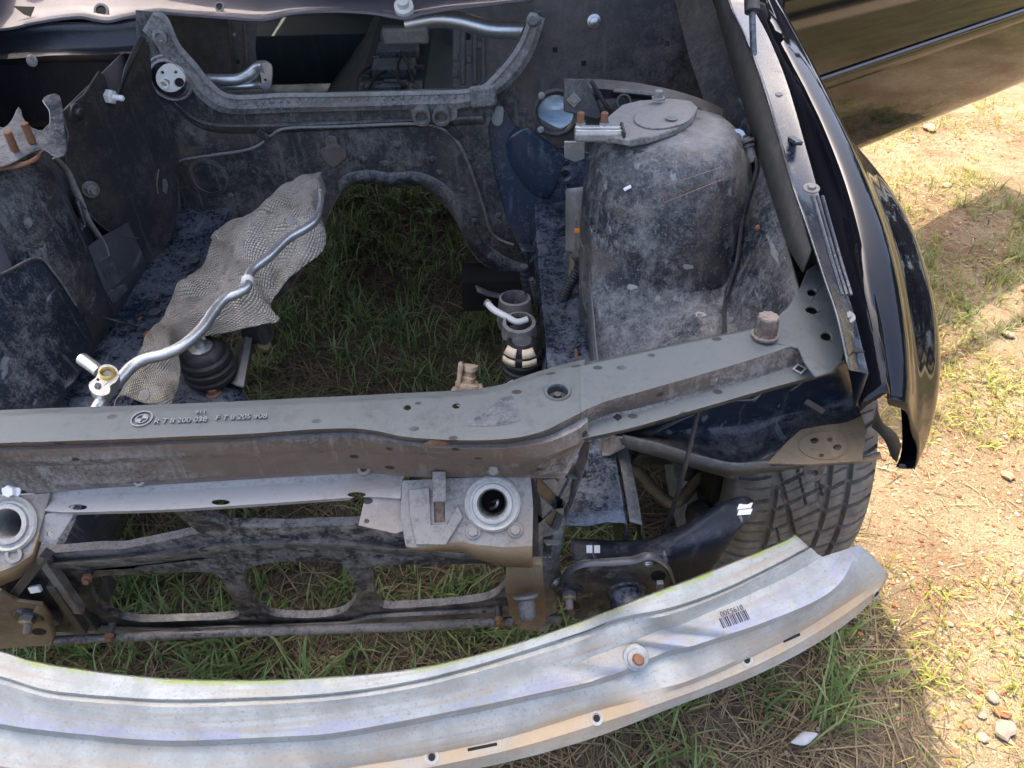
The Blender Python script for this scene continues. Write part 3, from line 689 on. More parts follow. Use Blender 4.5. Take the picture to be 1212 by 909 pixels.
# ---- frame rails
def rail_mesh(s, y0, y1, zt, zb, xo, xi, name, mat, n=30):
    rows = []
    for (x, z) in [(xi, zb), (xi-.012, zt-.03), (xi-.004, zt-.004), (xi+.004, zt), (xi+.035, zt-.004), (xo-.03, zt+.003), (xo-.004, zt), (xo, zt-.006), (xo, zb)]:
        rows.append([(s*x, y0+(y1-y0)*i/5, z + .006*math.sin(i*1.3)) for i in range(6)])
    return loft(name, rows, mat, car, n=n, thick=.002, wob=.0012, sharp=30)
rr_ = rail_mesh(1, -.478, .42, .475, .34, .465, .372, 'frame_rail', M['rail'])
rl_ = rail_mesh(-1, -.50, .46, .475, .34, .470, .335, 'frame_rail', M['rail'])
loft('seam_flange', [[(.468, -.478, .478), (.466, -.2, .476)], [(.486, -.478, .470), (.484, -.2, .468)], [(.492, -.478, .40), (.490, -.2, .40)]], M['mount_steel'], rr_, n=30, thick=.002, wob=.0015).data.materials[0] = M['tower']
lathe('rail_bolt', [(.011, 0), (.011, .002), (.0085, .0025), (.0085, .005)], at(708, 597, z=.477), (0, -.1, 1), M['rail'], rr_, 18)
obox('rust_slot', at(682, 419, z=.477), (0, 1, 0), (0, 0, 1), (.026, .006, .002), M['rust'], rr_)
lathe('rail_hole', [(.006, 0), (.006, .001)], at(690, 560, z=.478), (0, 0, 1), M['void'], rr_, 12)
for x, y, mm in [(229, 308, 'steel'), (183, 369, 'steel')]:
    lathe('rail_plug', [(.011, 0), (.011, .002), (.006, .003)], at(x, y, z=.480), (0, 0, 1), M[mm], rl_, 16)
bolt(at(176, 397, z=.48), (.1, -.2, 1), .008, M['rust'], rl_, h=.004, washer=1.2)
for x, y in [(160, 387), (166, 377), (186, 352)]: obox('rust_chip', at(x, y, z=.484), (.3, 1, 0), (0, 0, 1), (.010, .005, .003), M['rust'], rl_)
loft('rail_step', [[(-.47, -.30, .50), (-.47, .10, .505)], [(-.450, -.30, .502), (-.450, .10, .507)], [(-.446, -.30, .47), (-.446, .10, .475)]], M['rail'], rl_, n=20, thick=.002, wob=.001)

# ---- strut towers and inner wings
def zap(x, y):
    u = (x-.45)/.30
    base = .485 + .085*min(1, max(0, u/.5)) + .05*(1-((y+.08)/.42)**2)*min(1, max(0, u*2))
    zo = .815+.27*min(y, .05); t = min(1, max(0, (x-.645)/.055)); t = t*t*(3-2*t)
    q = min(1, max(0, (y-.12)/.15)); t *= 1-q*q*(3-2*q)
    return base*(1-t) + zo*t
def tower(s):
    name = 'strut_tower'
    cx, cy_ = s*.562, .005
    prof = [(.0, .842), (.070, .840), (.094, .834), (.110, .820), (.124, .792), (.132, .755), (.137, .70), (.141, .65), (.143, .60), (.145, .55), (.147, .50)]
    nseg = 72; V = []; Fc = []
    ax = Vector((-s*.06, .09, 1)).normalized()
    for k, (r, h) in enumerate(prof):
        for i in range(nseg):
            t = 2*math.pi*i/nseg
            f = 1 + (.03*math.cos(2*t) if h < .8 else 0)
            p = Vector((cx, cy_, 0)) + Vector((ax.x, ax.y, 0))*(h-.84)*1.0 + Vector((r*f*math.cos(t), r*f*math.sin(t), h + (ax.x*-1)*0))
            p.z += -r*math.sin(t)*ax.y*.6 - r*math.cos(t)*ax.x*.6
            V.append(p + .0012*noise.noise_vector(p*14))
    for k in range(len(prof)-1):
        for i in range(nseg): Fc.append((k*nseg+i, (k+1)*nseg+i, (k+1)*nseg+(i+1) % nseg, k*nseg+(i+1) % nseg))
    o = mk(name, V, Fc, M['apron'], car, 50); solid(o, .002)
    g = []
    nxx, nyy = 80, 110
    for j in range(nyy):
        for i in range(nxx):
            x = .440 + (.70-.440)*i/(nxx-1); y = -.36 + (.47+.36)*j/(nyy-1)
            z = zap(x, y)
            d = math.hypot(x-.562, y-.005)                      # fillet into the tower
            sk = float(np.interp(d, [.0, .134, .140, .146, .155, .170, .192, .222, .26, .31], [.60, .70, .70, .672, .640, .608, .580, .552, .520, .44]))
            k_ = max(.05-abs(z-sk), 0)/.05; z = max(z, sk) + k_*k_*k_*.05/6
            if d < .134: z = min(z, .66)
            p = Vector((s*x, y, z))
            g.append(p + Vector((0, 0, .004*noise.noise(p*7)+.0015*noise.noise(p*25))))
    Fg = [(j*nxx+i, j*nxx+i+1, (j+1)*nxx+i+1, (j+1)*nxx+i) if s > 0 else (j*nxx+i, (j+1)*nxx+i, (j+1)*nxx+i+1, j*nxx+i+1) for j in range(nyy-1) for i in range(nxx-1)]
    ap = mk('inner_wing', g, Fg, M['apron'], car, 50); solid(ap, .002)
    # inner wall of the wheelhouse down to the rail
    loft('wheelhouse_wall', [[(s*.440, -.35, .49), (s*.440, -.20, .575), (s*.440, 0, .63), (s*.440, .2, .58), (s*.440, .46, .50)], [(s*.446, -.35, .44), (s*.446, -.2, .42), (s*.446, 0, .40), (s*.446, .2, .40), (s*.446, .46, .40)]], M['paint_bay'], car, n=30, thick=.002, wob=.001)
    return o, ap
tw, apr = tower(1); tl, apl = tower(-1)
# weld seams and scraps on the right inner wing
def hit2(px, py, off=.004):
    best = None
    for o in (tw, apr):
        d = (fw + rt*((px-606)/F) + dn*((py-454.5)/F)).normalized()
        hit(o, px, py); l, n, i, k = _bv[o.name].ray_cast(CAM, d)
        if l is not None and (best is None or k < best[2]): best = (l, n if n.dot(d) < 0 else -n, k)
    if best is None: return at(px, py, z=.6)
    return best[0] + best[1]*off
for x, y in [(814, 316), (829, 373), (748, 340)]:
    q = [hit2(x+dx, y+dy, .0006) for dx, dy in [(-6,-2),(-3,-4),(2,-3),(6,-2),(7,1),(2,2),(-1,3),(-5,2)]]
    mk('bright_scrape', q, [tuple(range(8))], M['galv'], tw, smooth=False)
for x, y in [(897, 270)]:
    lathe('rust_stud', [(.005, 0), (.004, .004), (.002, .005)], hit2(x, y, 0), (0, -.4, .9), M['rust'], tw, 8)
obox('chip_clip', hit2(744, 222), (1, .1, .5), (0, -1, .3), (.012, .005, .003), M['label'], tw)
obox('clip', hit2(752, 302), (1, .1, .3), (0, -1, .3), (.014, .008, .006), M['rubber'], tw)
# cap, bracket and strut studs on the tower
pt = plane3(at(700, 150, z=.852), at(835, 130, z=.852), at(770, 118, z=.848))
cap = plp('tower_cap', [(728,162),(700,160),(722,135),(735,124),(760,118),(795,116),(818,119),(826,126),(820,140),(800,152),(770,161),(745,165)], pt, M['mount_steel'], car, thick=.012, bev=.003)
cap.data.materials[0] = M['rim']
plp('cap_disc', circ(786, 136, 36, 15, 28, -.12), (pt[0]+pt[1]*.003, pt[1]), M['rim'], cap, thick=.003, bev=.001)
lathe('cap_nut', [(.011, 0), (.011, .004), (.007, .004), (.007, .014), (.005, .015)], at(779, 118, z=.857), (0, .05, 1), M['rim'], cap, 6)
lathe('cap_hole', [(.009, 0), (.009, .001), (.004, .0012)], at(795, 140, z=.859), (0, .0, 1), M['mount_steel'], cap, 16)
p, q = at(680, 158, z=.852), at(736, 158, z=.852)
bar = obox('clamp_bar', (p+q)/2, q-p, (0, 0, 1), ((q-p).length, .030, .016), M['galv'], car, .004)
for dz, dy in ((.0085, .004), (.0085, -.008)):
    obox('bar_groove', (p+q)/2+Vector((0, dy, dz)), q-p, (0, 0, 1), ((q-p).length*.98, .005, .002), M['alu'], bar, .0008)
obox('clamp_band', at(737, 157, z=.855), (1, 0, 0), (0, 0, 1), (.004, .036, .018), M['plastic_old'], bar)
for x, y in [(687, 147), (715, 147)]:
    b0 = at(x, y, z=.862)
    lathe('stud', [(.0055, -.004), (.0055, .017), (.004, .018)], b0, (0, .05, 1), M['rust'], bar, 12)
    lathe('stud_nut', [(.008, -.002), (.008, .004)], b0, (0, .05, 1), M['steel'], bar, 6)
plp('heat_tab', [(668,168),(692,168),(692,188),(680,192),(668,187)], plane3(at(668, 168, y=-.03), at(692, 168, y=-.03), at(680, 190, y=-.02)), M['galv'], car, thick=.003)
# faded notice stuck to the tower
def on_tower(px, py): return at(px, py, y=-.133+.00006*(px-800)**2*.5)
fr = (on_tower(848, 203)-on_tower(790, 228)).normalized(); fu = Vector((0, .25, .95)); fu = (fu-fr*fu.dot(fr)).normalized()
def notice_pt(px, py):
    d = fw + rt*((px-606)/F) + dn*((py-454.5)/F)
    best = None
    for k in range(400):
        t = .8 + k*.0015; q = CAM + d*t
        rz = .141 if q.z < .66 else .1355
        c = Vector((.562-.06*(q.z-.84), .005+.09*(q.z-.84)))
        if math.hypot(q.x-c.x, q.y-c.y) < rz+.004: return q
    return CAM+d*1.1
fn_pts = [notice_pt(x, y) for x, y in [(782, 222), (853, 198), (856, 212), (786, 240)]]
for a, b_ in ((0, 1), (1, 2), (2, 3), (3, 0)):
    tube('notice_border', [notice_pt(*[(782,222),(853,198),(856,212),(786,240)][a]).lerp(Vector(notice_pt(*[(782,222),(853,198),(856,212),(786,240)][b_])), t) if 0 else notice_pt(*( (lambda A,B,t:(A[0]+(B[0]-A[0])*t, A[1]+(B[1]-A[1])*t))([(782,222),(853,198),(856,212),(786,240)][a], [(782,222),(853,198),(856,212),(786,240)][b_], t))) for t in (0, .33, .66, 1)], .0006, M['faded'], tw, 16, 5)
nl = ((fn_pts[1]-fn_pts[0]).normalized())
tx = text('notice_text', 'FOR COMPONENT REPLACEMENT', (fn_pts[0]+fn_pts[1]+fn_pts[2]+fn_pts[3])/4, nl, fu, .0062, M['faded'], tw, .0002)
cxm = Vector((.562, .005, 0))
for v in tx.data.vertices:                                  # wrap the print round the tower
    c = Vector((.562-.06*(v.co.z-.84), .005+.09*(v.co.z-.84))); d = Vector((v.co.x-c.x, v.co.y-c.y)); d = d.normalized()*.1415; v.co.x = c.x+d.x; v.co.y = c.y+d.y

# left tower top: rusty studs in a cut collar
for x, y in [(18, 178), (38, 168)]:
    a, b_ = at(x, y, z=.85), at(x-7, y-16, z=.872)
    lathe('stud', [(.006, 0), (.006, .030), (.0045, .031)], a, (b_-a), M['rust'], tl, 10)
loft('torn_collar', [L([(-40,196),(6,192),(30,190),(46,180),(54,176)], z=.842), L([(-40,206),(6,200),(26,196),(42,190),(52,178)], z=.838)], M['rust'], tl, n=30, thick=.002, wob=.002)
plp('torn_flange', [(-40,160),(6,150),(22,126),(28,140),(40,152),(56,152),(58,132),(50,117),(70,112),(76,150),(78,180),(66,186),(50,176),(30,184),(6,196),(-40,200)], plane3(at(-40, 160, z=.870), at(70, 120, z=.860), at(6, 196, z=.846)), M['wingdust'], tl, thick=.002, smooth_out=70)

# ---- panel in front of the wheel arch, and its mounting shelf
lin = loft('arch_front_panel', [
  L([(716,512),(760,503),(830,482),(900,457),(960,442),(1002,425)], y=-.37),
  L([(722,513),(765,508),(832,496),(900,480),(955,465),(1008,450)], y=-.352),
  L([(728,514),(770,514),(835,512),(895,505),(945,488),(1014,474)], y=-.355),
  L([(734,515),(775,521),(838,530),(890,530),(935,512),(1020,494)], y=-.385),
  L([(738,517),(780,527),(840,543),(884,550),(925,532),(1026,506)], y=-.42),
 ], M['paint_bay'], car, n=70, thick=.002, rowsub=4, wob=.0018)
psh = plane3(at(930, 530, y=-.440), at(1020, 520, y=-.440), at(975, 506, y=-.412))
plp('mount_shelf', [(908,548),(932,522),(948,508),(975,503),(1000,500),(1020,492),(1026,510),(1020,545),(960,549)], psh, M['tan'], lin, thick=.003, holes=[circ(964, 521, 5, 4, 14), circ(982, 520, 3.4, 2.8, 12), circ(991, 529, 5, 3.6, 14), circ(972, 539, 3, 2.4, 12)], bev=.001)
plp('mount_patch', [(946,530),(950,518),(966,512),(990,510),(1002,520),(1000,535),(985,543),(960,541)], (psh[0]+psh[1]*.0015, psh[1]), M['tan'], lin, thick=.001, smooth_out=30, holes=[circ(964, 521, 5, 4, 14), circ(982, 520, 3.4, 2.8, 12), circ(991, 529, 5, 3.6, 14), circ(972, 539, 3, 2.4, 12)], bev=.0005)
loft('arch_lip', [L([(736,516),(780,526),(830,541),(868,549),(905,547),(960,548),(1012,545),(1042,536)], y=-.425), L([(740,530),(780,541),(830,556),(868,563),(905,560),(960,553),(1012,549),(1044,543)], y=-.41)], M['tower'], car, n=60, thick=.003, wob=.001)
obox('shelf_edge', at(961, 548, y=-.437), at(1004, 545, y=-.437)-at(915, 549, y=-.437), (0, -1, .3), (.115, .003, .005), M['plastic'], lin)
plp('tab', [(950,550),(978,547),(974,566),(966,570),(953,571)], plane3(at(950, 550, y=-.432), at(978, 547, y=-.432), at(962, 570, y=-.428)), M['mount_steel'], lin, thick=.0025, holes=[circ(964, 560, 4, 4, 12)])
p, q = at(952, 473, y=-.412), at(974, 486, y=-.418)
obox('clip_bracket', (p+q)/2, q-p, (0, -1, .4), ((q-p).length, .009, .010), M['plastic'], lin)

# ---- black plastic arm under the wing (bumper bracket)
duct = loft('bumper_bracket', [
  L([(676,641),(700,643),(740,643),(775,639),(810,624),(850,602),(878,591),(890,594)], y=-.470),
  L([(676,637),(700,639),(740,640),(775,636),(812,620),(850,598),(878,588),(893,592)], y=-.490),
  L([(678,657),(720,659),(750,657),(776,656),(810,644),(846,630),(876,612),(893,604)], y=-.520),
  L([(679,662),(720,664),(750,662),(782,668),(808,668),(844,656),(872,628),(893,608)], y=-.528),
  L([(680,664),(720,668),(755,672),(796,690),(812,694),(838,678),(866,640),(891,610)], y=-.515),
 ], M['plastic'], car, n=70, thick=.003, rowsub=4)
for x, y in [(698, 651), (706, 651)]:
    pass
def sticker(o, px, name='label', mat='label'):
    q = [hit(o, x, y) for x, y in px]; vv = [l+n*.0012 for l, n in q]
    ob = mk(name, vv, [tuple(range(len(vv)))], M[mat], o, smooth=False); solid(ob, .0006, 1); return ob
for x0 in (694, 703): sticker(duct, [(x0,646),(x0+7,646),(x0+7,655),(x0,655)])
for y0 in (597, 604): sticker(duct, [(875,y0),(891,y0-1),(889,y0+5),(873,y0+6)])
loft('bracket_ledge', [L([(680,662),(720,661),(745,660),(748,668)], y=-.528), L([(680,668),(720,668),(742,667),(748,672)], y=-.535)], M['plastic'], duct, n=20, thick=.003)

# ---- hanging release cable
cb = [at(882, 160, y=-.02), at(886, 178, y=-.03), hit2(888, 200, .010), hit2(886, 250, .008), hit2(877, 310, .007), hit2(866, 360, .012), at(856, 400, z=.70)]
cable = tube('release_cable', cb + [at(838, 455, z=.66), at(826, 490, y=-.43), at(812, 548, y=-.47), at(797, 600, y=-.47), at(789, 624, y=-.47)], .0032, M['rubber'], car, 90, 8)
lathe('cable_grip', [(.006, -.020), (.009, -.018), (.0085, .015), (.006, .020)], at(886, 178, y=-.03), cb[2]-cb[0], M['mount_steel'], cable, 14)
for t in range(4):
    lathe('grip_ring', [(.0105, -.002), (.0105, .002)], at(885+t*.6, 168+t*6, y=-.03), cb[2]-cb[0], M['plastic_old'], cable, 14)
lathe('cable_grommet', [(.013, 0), (.013, .003), (.007, .003), (.007, 0)], at(872, 163, y=-.01), (-.2, -.9, .5), M['steel'], cable, 20)

# ---- mounting strip along the wing with screws
strip = loft('wing_rail', [
  [at(x, y, x=.695) for x, y in [(855,-40),(864,5),(882,45),(906,110),(935,210),(956,270),(976,330),(992,378),(1005,436)]],
  [at(x, y, x=.700) for x, y in [(857,-40),(866,5),(885,45),(909,110),(938,210),(959,270),(979,330),(995,378),(1008,438)]],
  [at(x, y, x=.722) for x, y in [(872,-40),(882,5),(902,45),(924,100),(950,190),(970,262),(990,328),(1006,376),(1018,440)]],
  [at(x, y, x=.731) for x, y in [(878,-40),(890,5),(910,45),(932,100),(958,190),(978,262),(997,328),(1012,376),(1028,442)]],
  [at(x, y, x=.737)-Vector((0, 0, .055)) for x, y in [(882,-40),(893,5),(914,45),(937,100),(963,190),(983,262),(1001,328),(1016,376),(1030,442)]],
  ], M['gloss_dirty'], car, n=80, thick=.002, sharp=20)
loft('rail_wall', [[at(x, y, x=.695) for x, y in [(855,-40),(864,5),(882,45),(906,110),(935,210),(950,262),(960,296)]], [at(x, y, x=.690) for x, y in [(842,-40),(846,5),(858,50),(878,120),(908,218),(930,285),(950,322)]]], M['felt'], car, n=40, thick=.002, wob=.0012)
for (x, y, X) in [(921, 115, .715), (960, 224, .715), (1001, 376, .718)]:
    c = at(x, y, x=X)+Vector((0, 0, .001))
    bolt(c, (-.05, -.15, 1), .0058, M['mount_steel'], strip, h=.003, washer=1.9)
for dx in (0, .007, .014):
    pts = [at(x, y, x=.705+dx*.9)+Vector((0, 0, .0035)) for x, y in [(960+dx*900, 235), (972+dx*850, 275), (985+dx*800, 318), (996+dx*760, 352)]]
    tube('pressed_bead', pts, .0022, M['gloss_dirty'], strip, 30, 8)
c = at(1012, 415, x=.720)+Vector((0, 0, .002)); obox('oval_hole', c, (0, 1, -.4), (0, .4, 1), (.022, .013, .002), M['void'], strip, .003)
obox('bonnet_stop', at(939, 168, x=.715)+Vector((0, 0, .003)), (.06, 1, -.25), (0, .25, 1), (.05, .012, .006), M['gloss_dirty'], strip, .002)

# ---- wing (fender)
ys = [.82, .55, .30, .07, -.12, -.26, -.36, -.425, -.462]
def frow(xs, zs, ys_=ys): return [Vector((x, y, z)) for x, y, z in zip(xs, ys_, zs)]
zi = [.985, .965, .935, .885, .836, .800, .763, .728, .706]
fz = lambda *a: list(a)
rowsF = [
  frow([.742]*9, [z-.035 for z in zi]),
  frow([.744]*9, [z-.028 for z in zi]),
  frow([.750]*9, [z-.020 for z in zi]),
  frow([.766]*9, [z-.003 for z in zi]),
  frow([.775, .775, .775, .775, .775, .775, .775, .774, .772], [.978, .955, .921, .885, .846, .803, .755, .712, .684]),
  frow([.808, .808, .808, .808, .808, .808, .806, .803, .798], [.960, .938, .906, .874, .838, .797, .747, .702, .670]),
  frow([.834, .834, .833, .832, .832, .832, .830, .826, .818], [.895, .878, .856, .834, .806, .768, .715, .665, .631]),
  frow([.846, .845, .846, .850, .856, .856, .852, .846, .836], [.82, .81, .805, .805, .790, .752, .697, .640, .600]),
  frow([.852, .852, .858, .876, .890, .890, .884, .868, .846], [.74, .74, .755, .775, .768, .728, .668, .605, .560]),
  frow([.855, .856, .866, .890, .904, .904, .894, .870, .846], [.62, .62, .66, .715, .720, .682, .622, .575, .560]),
  frow([.852, .854, .866, .888, .900, .900, .884, .858, .838], [.36, .36, .49, .648, .664, .636, .585, .560, .552], [.82, .55, .265, .07, -.10, -.235, -.345, -.425, -.455]),
  frow([.840, .842, .850, .866, .874, .874, .868, .848, .830], [.355, .355, .487, .640, .655, .627, .578, .556, .550], [.82, .55, .260, .07, -.10, -.235, -.342, -.420, -.450]),
]
fender = loft('wing', rowsF, M['gloss'], car, n=90, thick=.0015, rowsub=5, sharp=60)
fl_ = fender.copy(); fl_.data = fender.data; col.objects.link(fl_); fl_.parent = car; fl_.scale = (-1, 1, 1)      # the other wing, out of the picture
loft('wing_liner', [[(.84, .25, .46), (.845, .07, .63), (.845, -.10, .645), (.84, -.235, .61), (.83, -.33, .56)], [(.70, .25, .46), (.70, .07, .63), (.70, -.10, .645), (.70, -.235, .61), (.70, -.33, .56)]], M['plastic_old'], car, n=30, thick=.002)
loft('wing_torn_edge', [L([(1036,478),(1044,500),(1056,512),(1066,530)], y=-.46), L([(1030,505),(1044,520),(1054,540),(1062,548)], y=-.44)], M['plastic_old'], car, n=20, thick=.0015, wob=.004)

# ---- wheel and tyre
WX, WY, WZ, WR, WW = .757, -.095, .317, .318, .228
nu, nv = 1500, 124
V = np.zeros((nv, nu, 3))
circ_len = 2*math.pi*WR
for j in range(nv):
    s = j/(nv-1)
    # cross-section parameter: sidewall - tread - sidewall
    if s < .16:
        t = s/.16; r0 = .225 + (.300-.225)*t; x0 = -(.100 + .014*math.sin(math.pi*t*.8)); tread = False
    elif s > .84:
        t = (1-s)/.16; r0 = .225 + (.300-.225)*t; x0 = (.100 + .014*math.sin(math.pi*t*.8)); tread = False
    else:
        t = (s-.5)/.34; x0 = t*.108; r0 = WR - .004*t*t - .014*max(0, abs(t)-.72)**1.5/.148; tread = True
    a = np.linspace(0, 2*np.pi, nu, endpoint=False)
    u = a*WR; dep = np.zeros(nu)
    if tread:
        x = x0
        for gx, gw in ((-.052, .0050), (.030, .0040), (.060, .0042)):
            if abs(x-gx) < gw: dep = np.maximum(dep, .0085)
        P_ = circ_len/46
        def line(off, slope, width, x_a, x_b, per=P_):
            global dep
            if x_a <= x <= x_b:
                ph = (u + slope*(x) + off) % per; dd = np.minimum(ph, per-ph); dep = np.maximum(dep, np.where(dd < width, .0075 if width > .002 else .003, 0))
        line(0, -.18, .0034, -.104, -.055); line(P_*.5, -.15, .0013, -.095, -.060)
        line(0, -.62, .0030, -.050, .028); line(P_*.5, -.55, .0012, -.044, .024)
        line(.010, -.55, .0032, .034, .056); line(P_*.6, -.50, .0012, .036, .054)
        line(.004, -.32, .0034, .064, .106); line(P_*.5, -.25, .0012, .070, .096)
        line(0, 3.0, .010, -.046, .026, circ_len/12); line(.08, 3.2, .004, -.040, .0, circ_len/12)
    rr2 = r0 - dep
    V[j, :, 0] = WX + x0; V[j, :, 1] = WY + rr2*np.sin(a); V[j, :, 2] = WZ + rr2*np.cos(a)
ii, jj = np.meshgrid(np.arange(nu), np.arange(nv-1)); a0 = jj*nu+ii; a1 = jj*nu+(ii+1) % nu
Fq = np.stack([a0, a1, a1+nu, a0+nu], -1).reshape(-1, 4)
wheel = lathe('wheel', [(.205, -.085), (.222, -.09), (.226, -.098), (.218, -.10), (.19, -.07), (.185, .06), (.218, .098), (.226, .098), (.222, .088), (.20, .07), (.07, .055), (.06, .07), (.0, .07)], (WX, WY, WZ), (1, 0, 0), M['galv'], car, 40, cap=False)
tyre = mk('tyre', V.reshape(-1, 3), [tuple(f) for f in Fq.tolist()], M['tyre'], wheel, 30)
w2 = wheel.copy(); col.objects.link(w2); w2.scale = (-1, 1, 1); t2 = tyre.copy(); col.objects.link(t2); t2.parent = w2

# ---- wheel-arch odds and ends seen through the gap
tube('anti_roll_bar', [at(700, 590, z=.30), at(745, 555, z=.26), at(775, 580, z=.24), at(800, 595, z=.24), at(830, 565, z=.27), at(846, 580, z=.28), at(856, 610, z=.28)], .011, M['tan'], car, 60, 12)
tube('track_rod', [at(660, 530, z=.33), at(745, 518, z=.30), at(800, 540, z=.30), at(850, 552, z=.31)], .013, M['tan'], car, 40, 12)
tube('brake_hose', [at(735, 560, z=.38), at(752, 535, z=.36), at(768, 520, z=.38), at(760, 500, z=.42)], .007, M['rubber'], car, 40, 10)
plp('brake_shield', [(806,582),(826,572),(842,574),(852,590),(852,612),(838,612),(815,604)], plane3(at(806, 582, y=-.25), at(852, 590, y=-.22), at(830, 612, y=-.26)), M['galv'], car, thick=.003)
plp('brake_shield', [(826,549),(852,551),(853,572),(846,574),(836,562),(828,560)], plane3(at(826, 549, y=-.2), at(852, 551, y=-.18), at(840, 572, y=-.2)), M['galv'], car, thick=.003, holes=[circ(849, 562, 1.2, 1.2, 8), circ(849, 567, 1.2, 1.2, 8)])
plp('brake_shield', [(796,546),(815,550),(826,560),(815,570),(800,566)], plane3(at(796, 546, y=-.2), at(826, 560, y=-.2), at(800, 566, y=-.22)), M['mount_steel'], car, thick=.003)
lathe('ball_joint', [(.022, 0), (.024, .02), (.018, .04), (.012, .045)], at(825, 612, y=-.30), (0, -.3, 1), M['rubber'], car, 20)
obox('brake_backing', (.655, -.15, .36), (0, 1, 0), (0, 0, 1), (.30, .02, .26), M['plastic_old'], car)
box('suspension_arm', (.46, -.14, .20), (.66, -.06, .235), M['plastic_old'], car, .008)
loft('arch_strip', [L([(733,518),(770,526),(815,540),(850,553),(875,560)], y=-.40), L([(735,526),(770,536),(812,551),(848,562),(868,567)], y=-.395)], M['tower'], car, n=30, thick=.003)

# ---- firewall
YF = .445
pf = plane3(at(260, 118, y=YF), at(560, 112, y=YF), at(450, 300, y=YF-.02))
fwall = plp('firewall', [(160,12),(178,14),(197,20),(212,52),(232,75),(250,97),(275,112),(400,109),(560,104),(582,90),(612,52),(625,18),(642,12),(642,45),(604,96),(588,125),(578,150),(582,190),(592,232),(604,272),(618,300),(645,318),(640,332),(602,330),(575,315),(557,297),(546,272),(532,248),(512,228),(490,217),(462,221),(440,215),(415,218),(402,228),(385,262),(368,300),(340,345),(300,372),(250,372),(190,340),(168,352),(162,320),(168,200),(172,120),(162,60)], pf, M['firewall'], car, thick=.004, bev=.0012)
# gutter rim round the heater opening
def pfo(px, off): return [onp(x, y, pf[0]+pf[1]*off, pf[1]) for x, y in px]
up_ = [(183,12),(198,20),(213,52),(233,75),(251,97),(276,112),(340,110),(420,109),(500,107),(560,104),(583,90),(613,52),(627,14)]
md1 = [(179,18),(195,26),(209,57),(229,80),(247,102),(274,117),(340,115),(420,114),(500,112),(562,109),(587,94),(617,56),(632,16)]
md2 = [(172,30),(188,45),(203,70),(222,88),(241,112),(270,128),(340,127),(420,126),(500,123),(556,120),(596,100),(625,62),(640,20)]
dn_ = [(168,36),(184,52),(199,77),(218,94),(238,118),(268,134),(340,133),(420,131),(500,129),(552,127),(600,104),(630,66),(645,22)]
gut = loft('gutter_rim', [pfo(up_, .001), pfo(up_, .014), pfo(md1, .017), pfo(md1, .012), pfo(md2, .016), pfo(dn_, .012), pfo(dn_, .001)], M['rim'], fwall, n=110, thick=.001, sharp=24, wob=.0007)
lathe('rim_boss', [(.014, 0), (.014, .006), (.008, .008), (.006, .004)], onp(190, 43, pf[0]+pf[1]*.014, pf[1]), pf[1], M['rim'], gut, 20)
lathe('rim_boss', [(.013, 0), (.013, .004), (.008, .008), (.005, .008)], onp(631, 23, pf[0]+pf[1]*.014, pf[1]), pf[1], M['rim'], gut, 20)
obox('rim_end_block', onp(572, 114, pf[0]+pf[1]*.012, pf[1]), (1, 0, .1), pf[1], (.055, .045, .016), M['rim'], gut, .006)
# upper bulge line and pressed roundels of the sound coat
for (x, y, r) in [(247, 210, .045)]:
    lathe('pressed_roundel', [(r, -.001), (r*.96, .003), (r*.78, .005), (r*.74, .003), (r*.5, .004)], onp(x, y, *pf), pf[1], M['firewall'], fwall, 36)
loft('coat_ledge', [pfo([(206,118),(240,142),(300,146),(420,142),(520,138),(572,136)], .001), pfo([(206,121),(240,146),(300,150),(420,146),(520,142),(572,140)], .008), pfo([(208,126),(240,153),(300,158),(420,153),(520,149),(574,147)], .002)], M['firewall'], fwall, n=50, thick=.001, rowsub=3)
loft('tunnel_flange', [pfo([(404,232),(416,219),(440,216),(462,222),(490,218),(512,229),(532,249),(546,273),(557,297),(576,314),(604,328),(640,331)], .001), pfo([(402,226),(414,213),(440,209),(462,214),(492,211),(516,222),(537,243),(552,268),(563,291),(580,306),(606,320),(640,323)], .006), pfo([(400,216),(412,205),(440,201),(462,205),(494,203),(521,214),(544,236),(560,262),(571,284),(586,297),(610,310),(640,313)], .001)], M['tower'], fwall, n=60, thick=.001, rowsub=3, wob=.0025)
tun = loft('gearbox_tunnel', [[Vector((p.x, p.y, p.z)) for p in pfo([(300,372),(340,345),(368,300),(385,262),(402,228),(415,218),(440,215),(462,221),(490,217),(512,228),(532,248),(546,272),(557,297),(575,315)], 0)], [Vector((p.x*.9, p.y+1.5, p.z*1.0)) for p in pfo([(300,372),(340,345),(368,300),(385,262),(402,228),(415,218),(440,215),(462,221),(490,217),(512,228),(532,248),(546,272),(557,297),(575,315)], 0)]], M['firewall'], car, n=40, thick=.002)
for k, (x, y) in enumerate([(300,205),(345,225),(470,172),(548,225),(562,262),(430,190),(228,160),(272,232),(512,190),(590,255),(520,205),(455,195)]):
    r = .0045+.0012*(k % 3); lathe('coat_plug', [(r*1.5, 0), (r*1.4, .0015), (r, .002), (r*.6, .0035)], onp(x, y, *pf), pf[1], M['firewall'], fwall, 12)
for k in range(26):
    x = 290+k*10.3; lathe('spot_weld', [(.0042, 0), (.0036, .0008), (.001, .0010)], onp(x, 121.5-.028*(x-290), pf[0]+pf[1]*.0152, pf[1]), pf[1], M['rim'], fwall, 10)
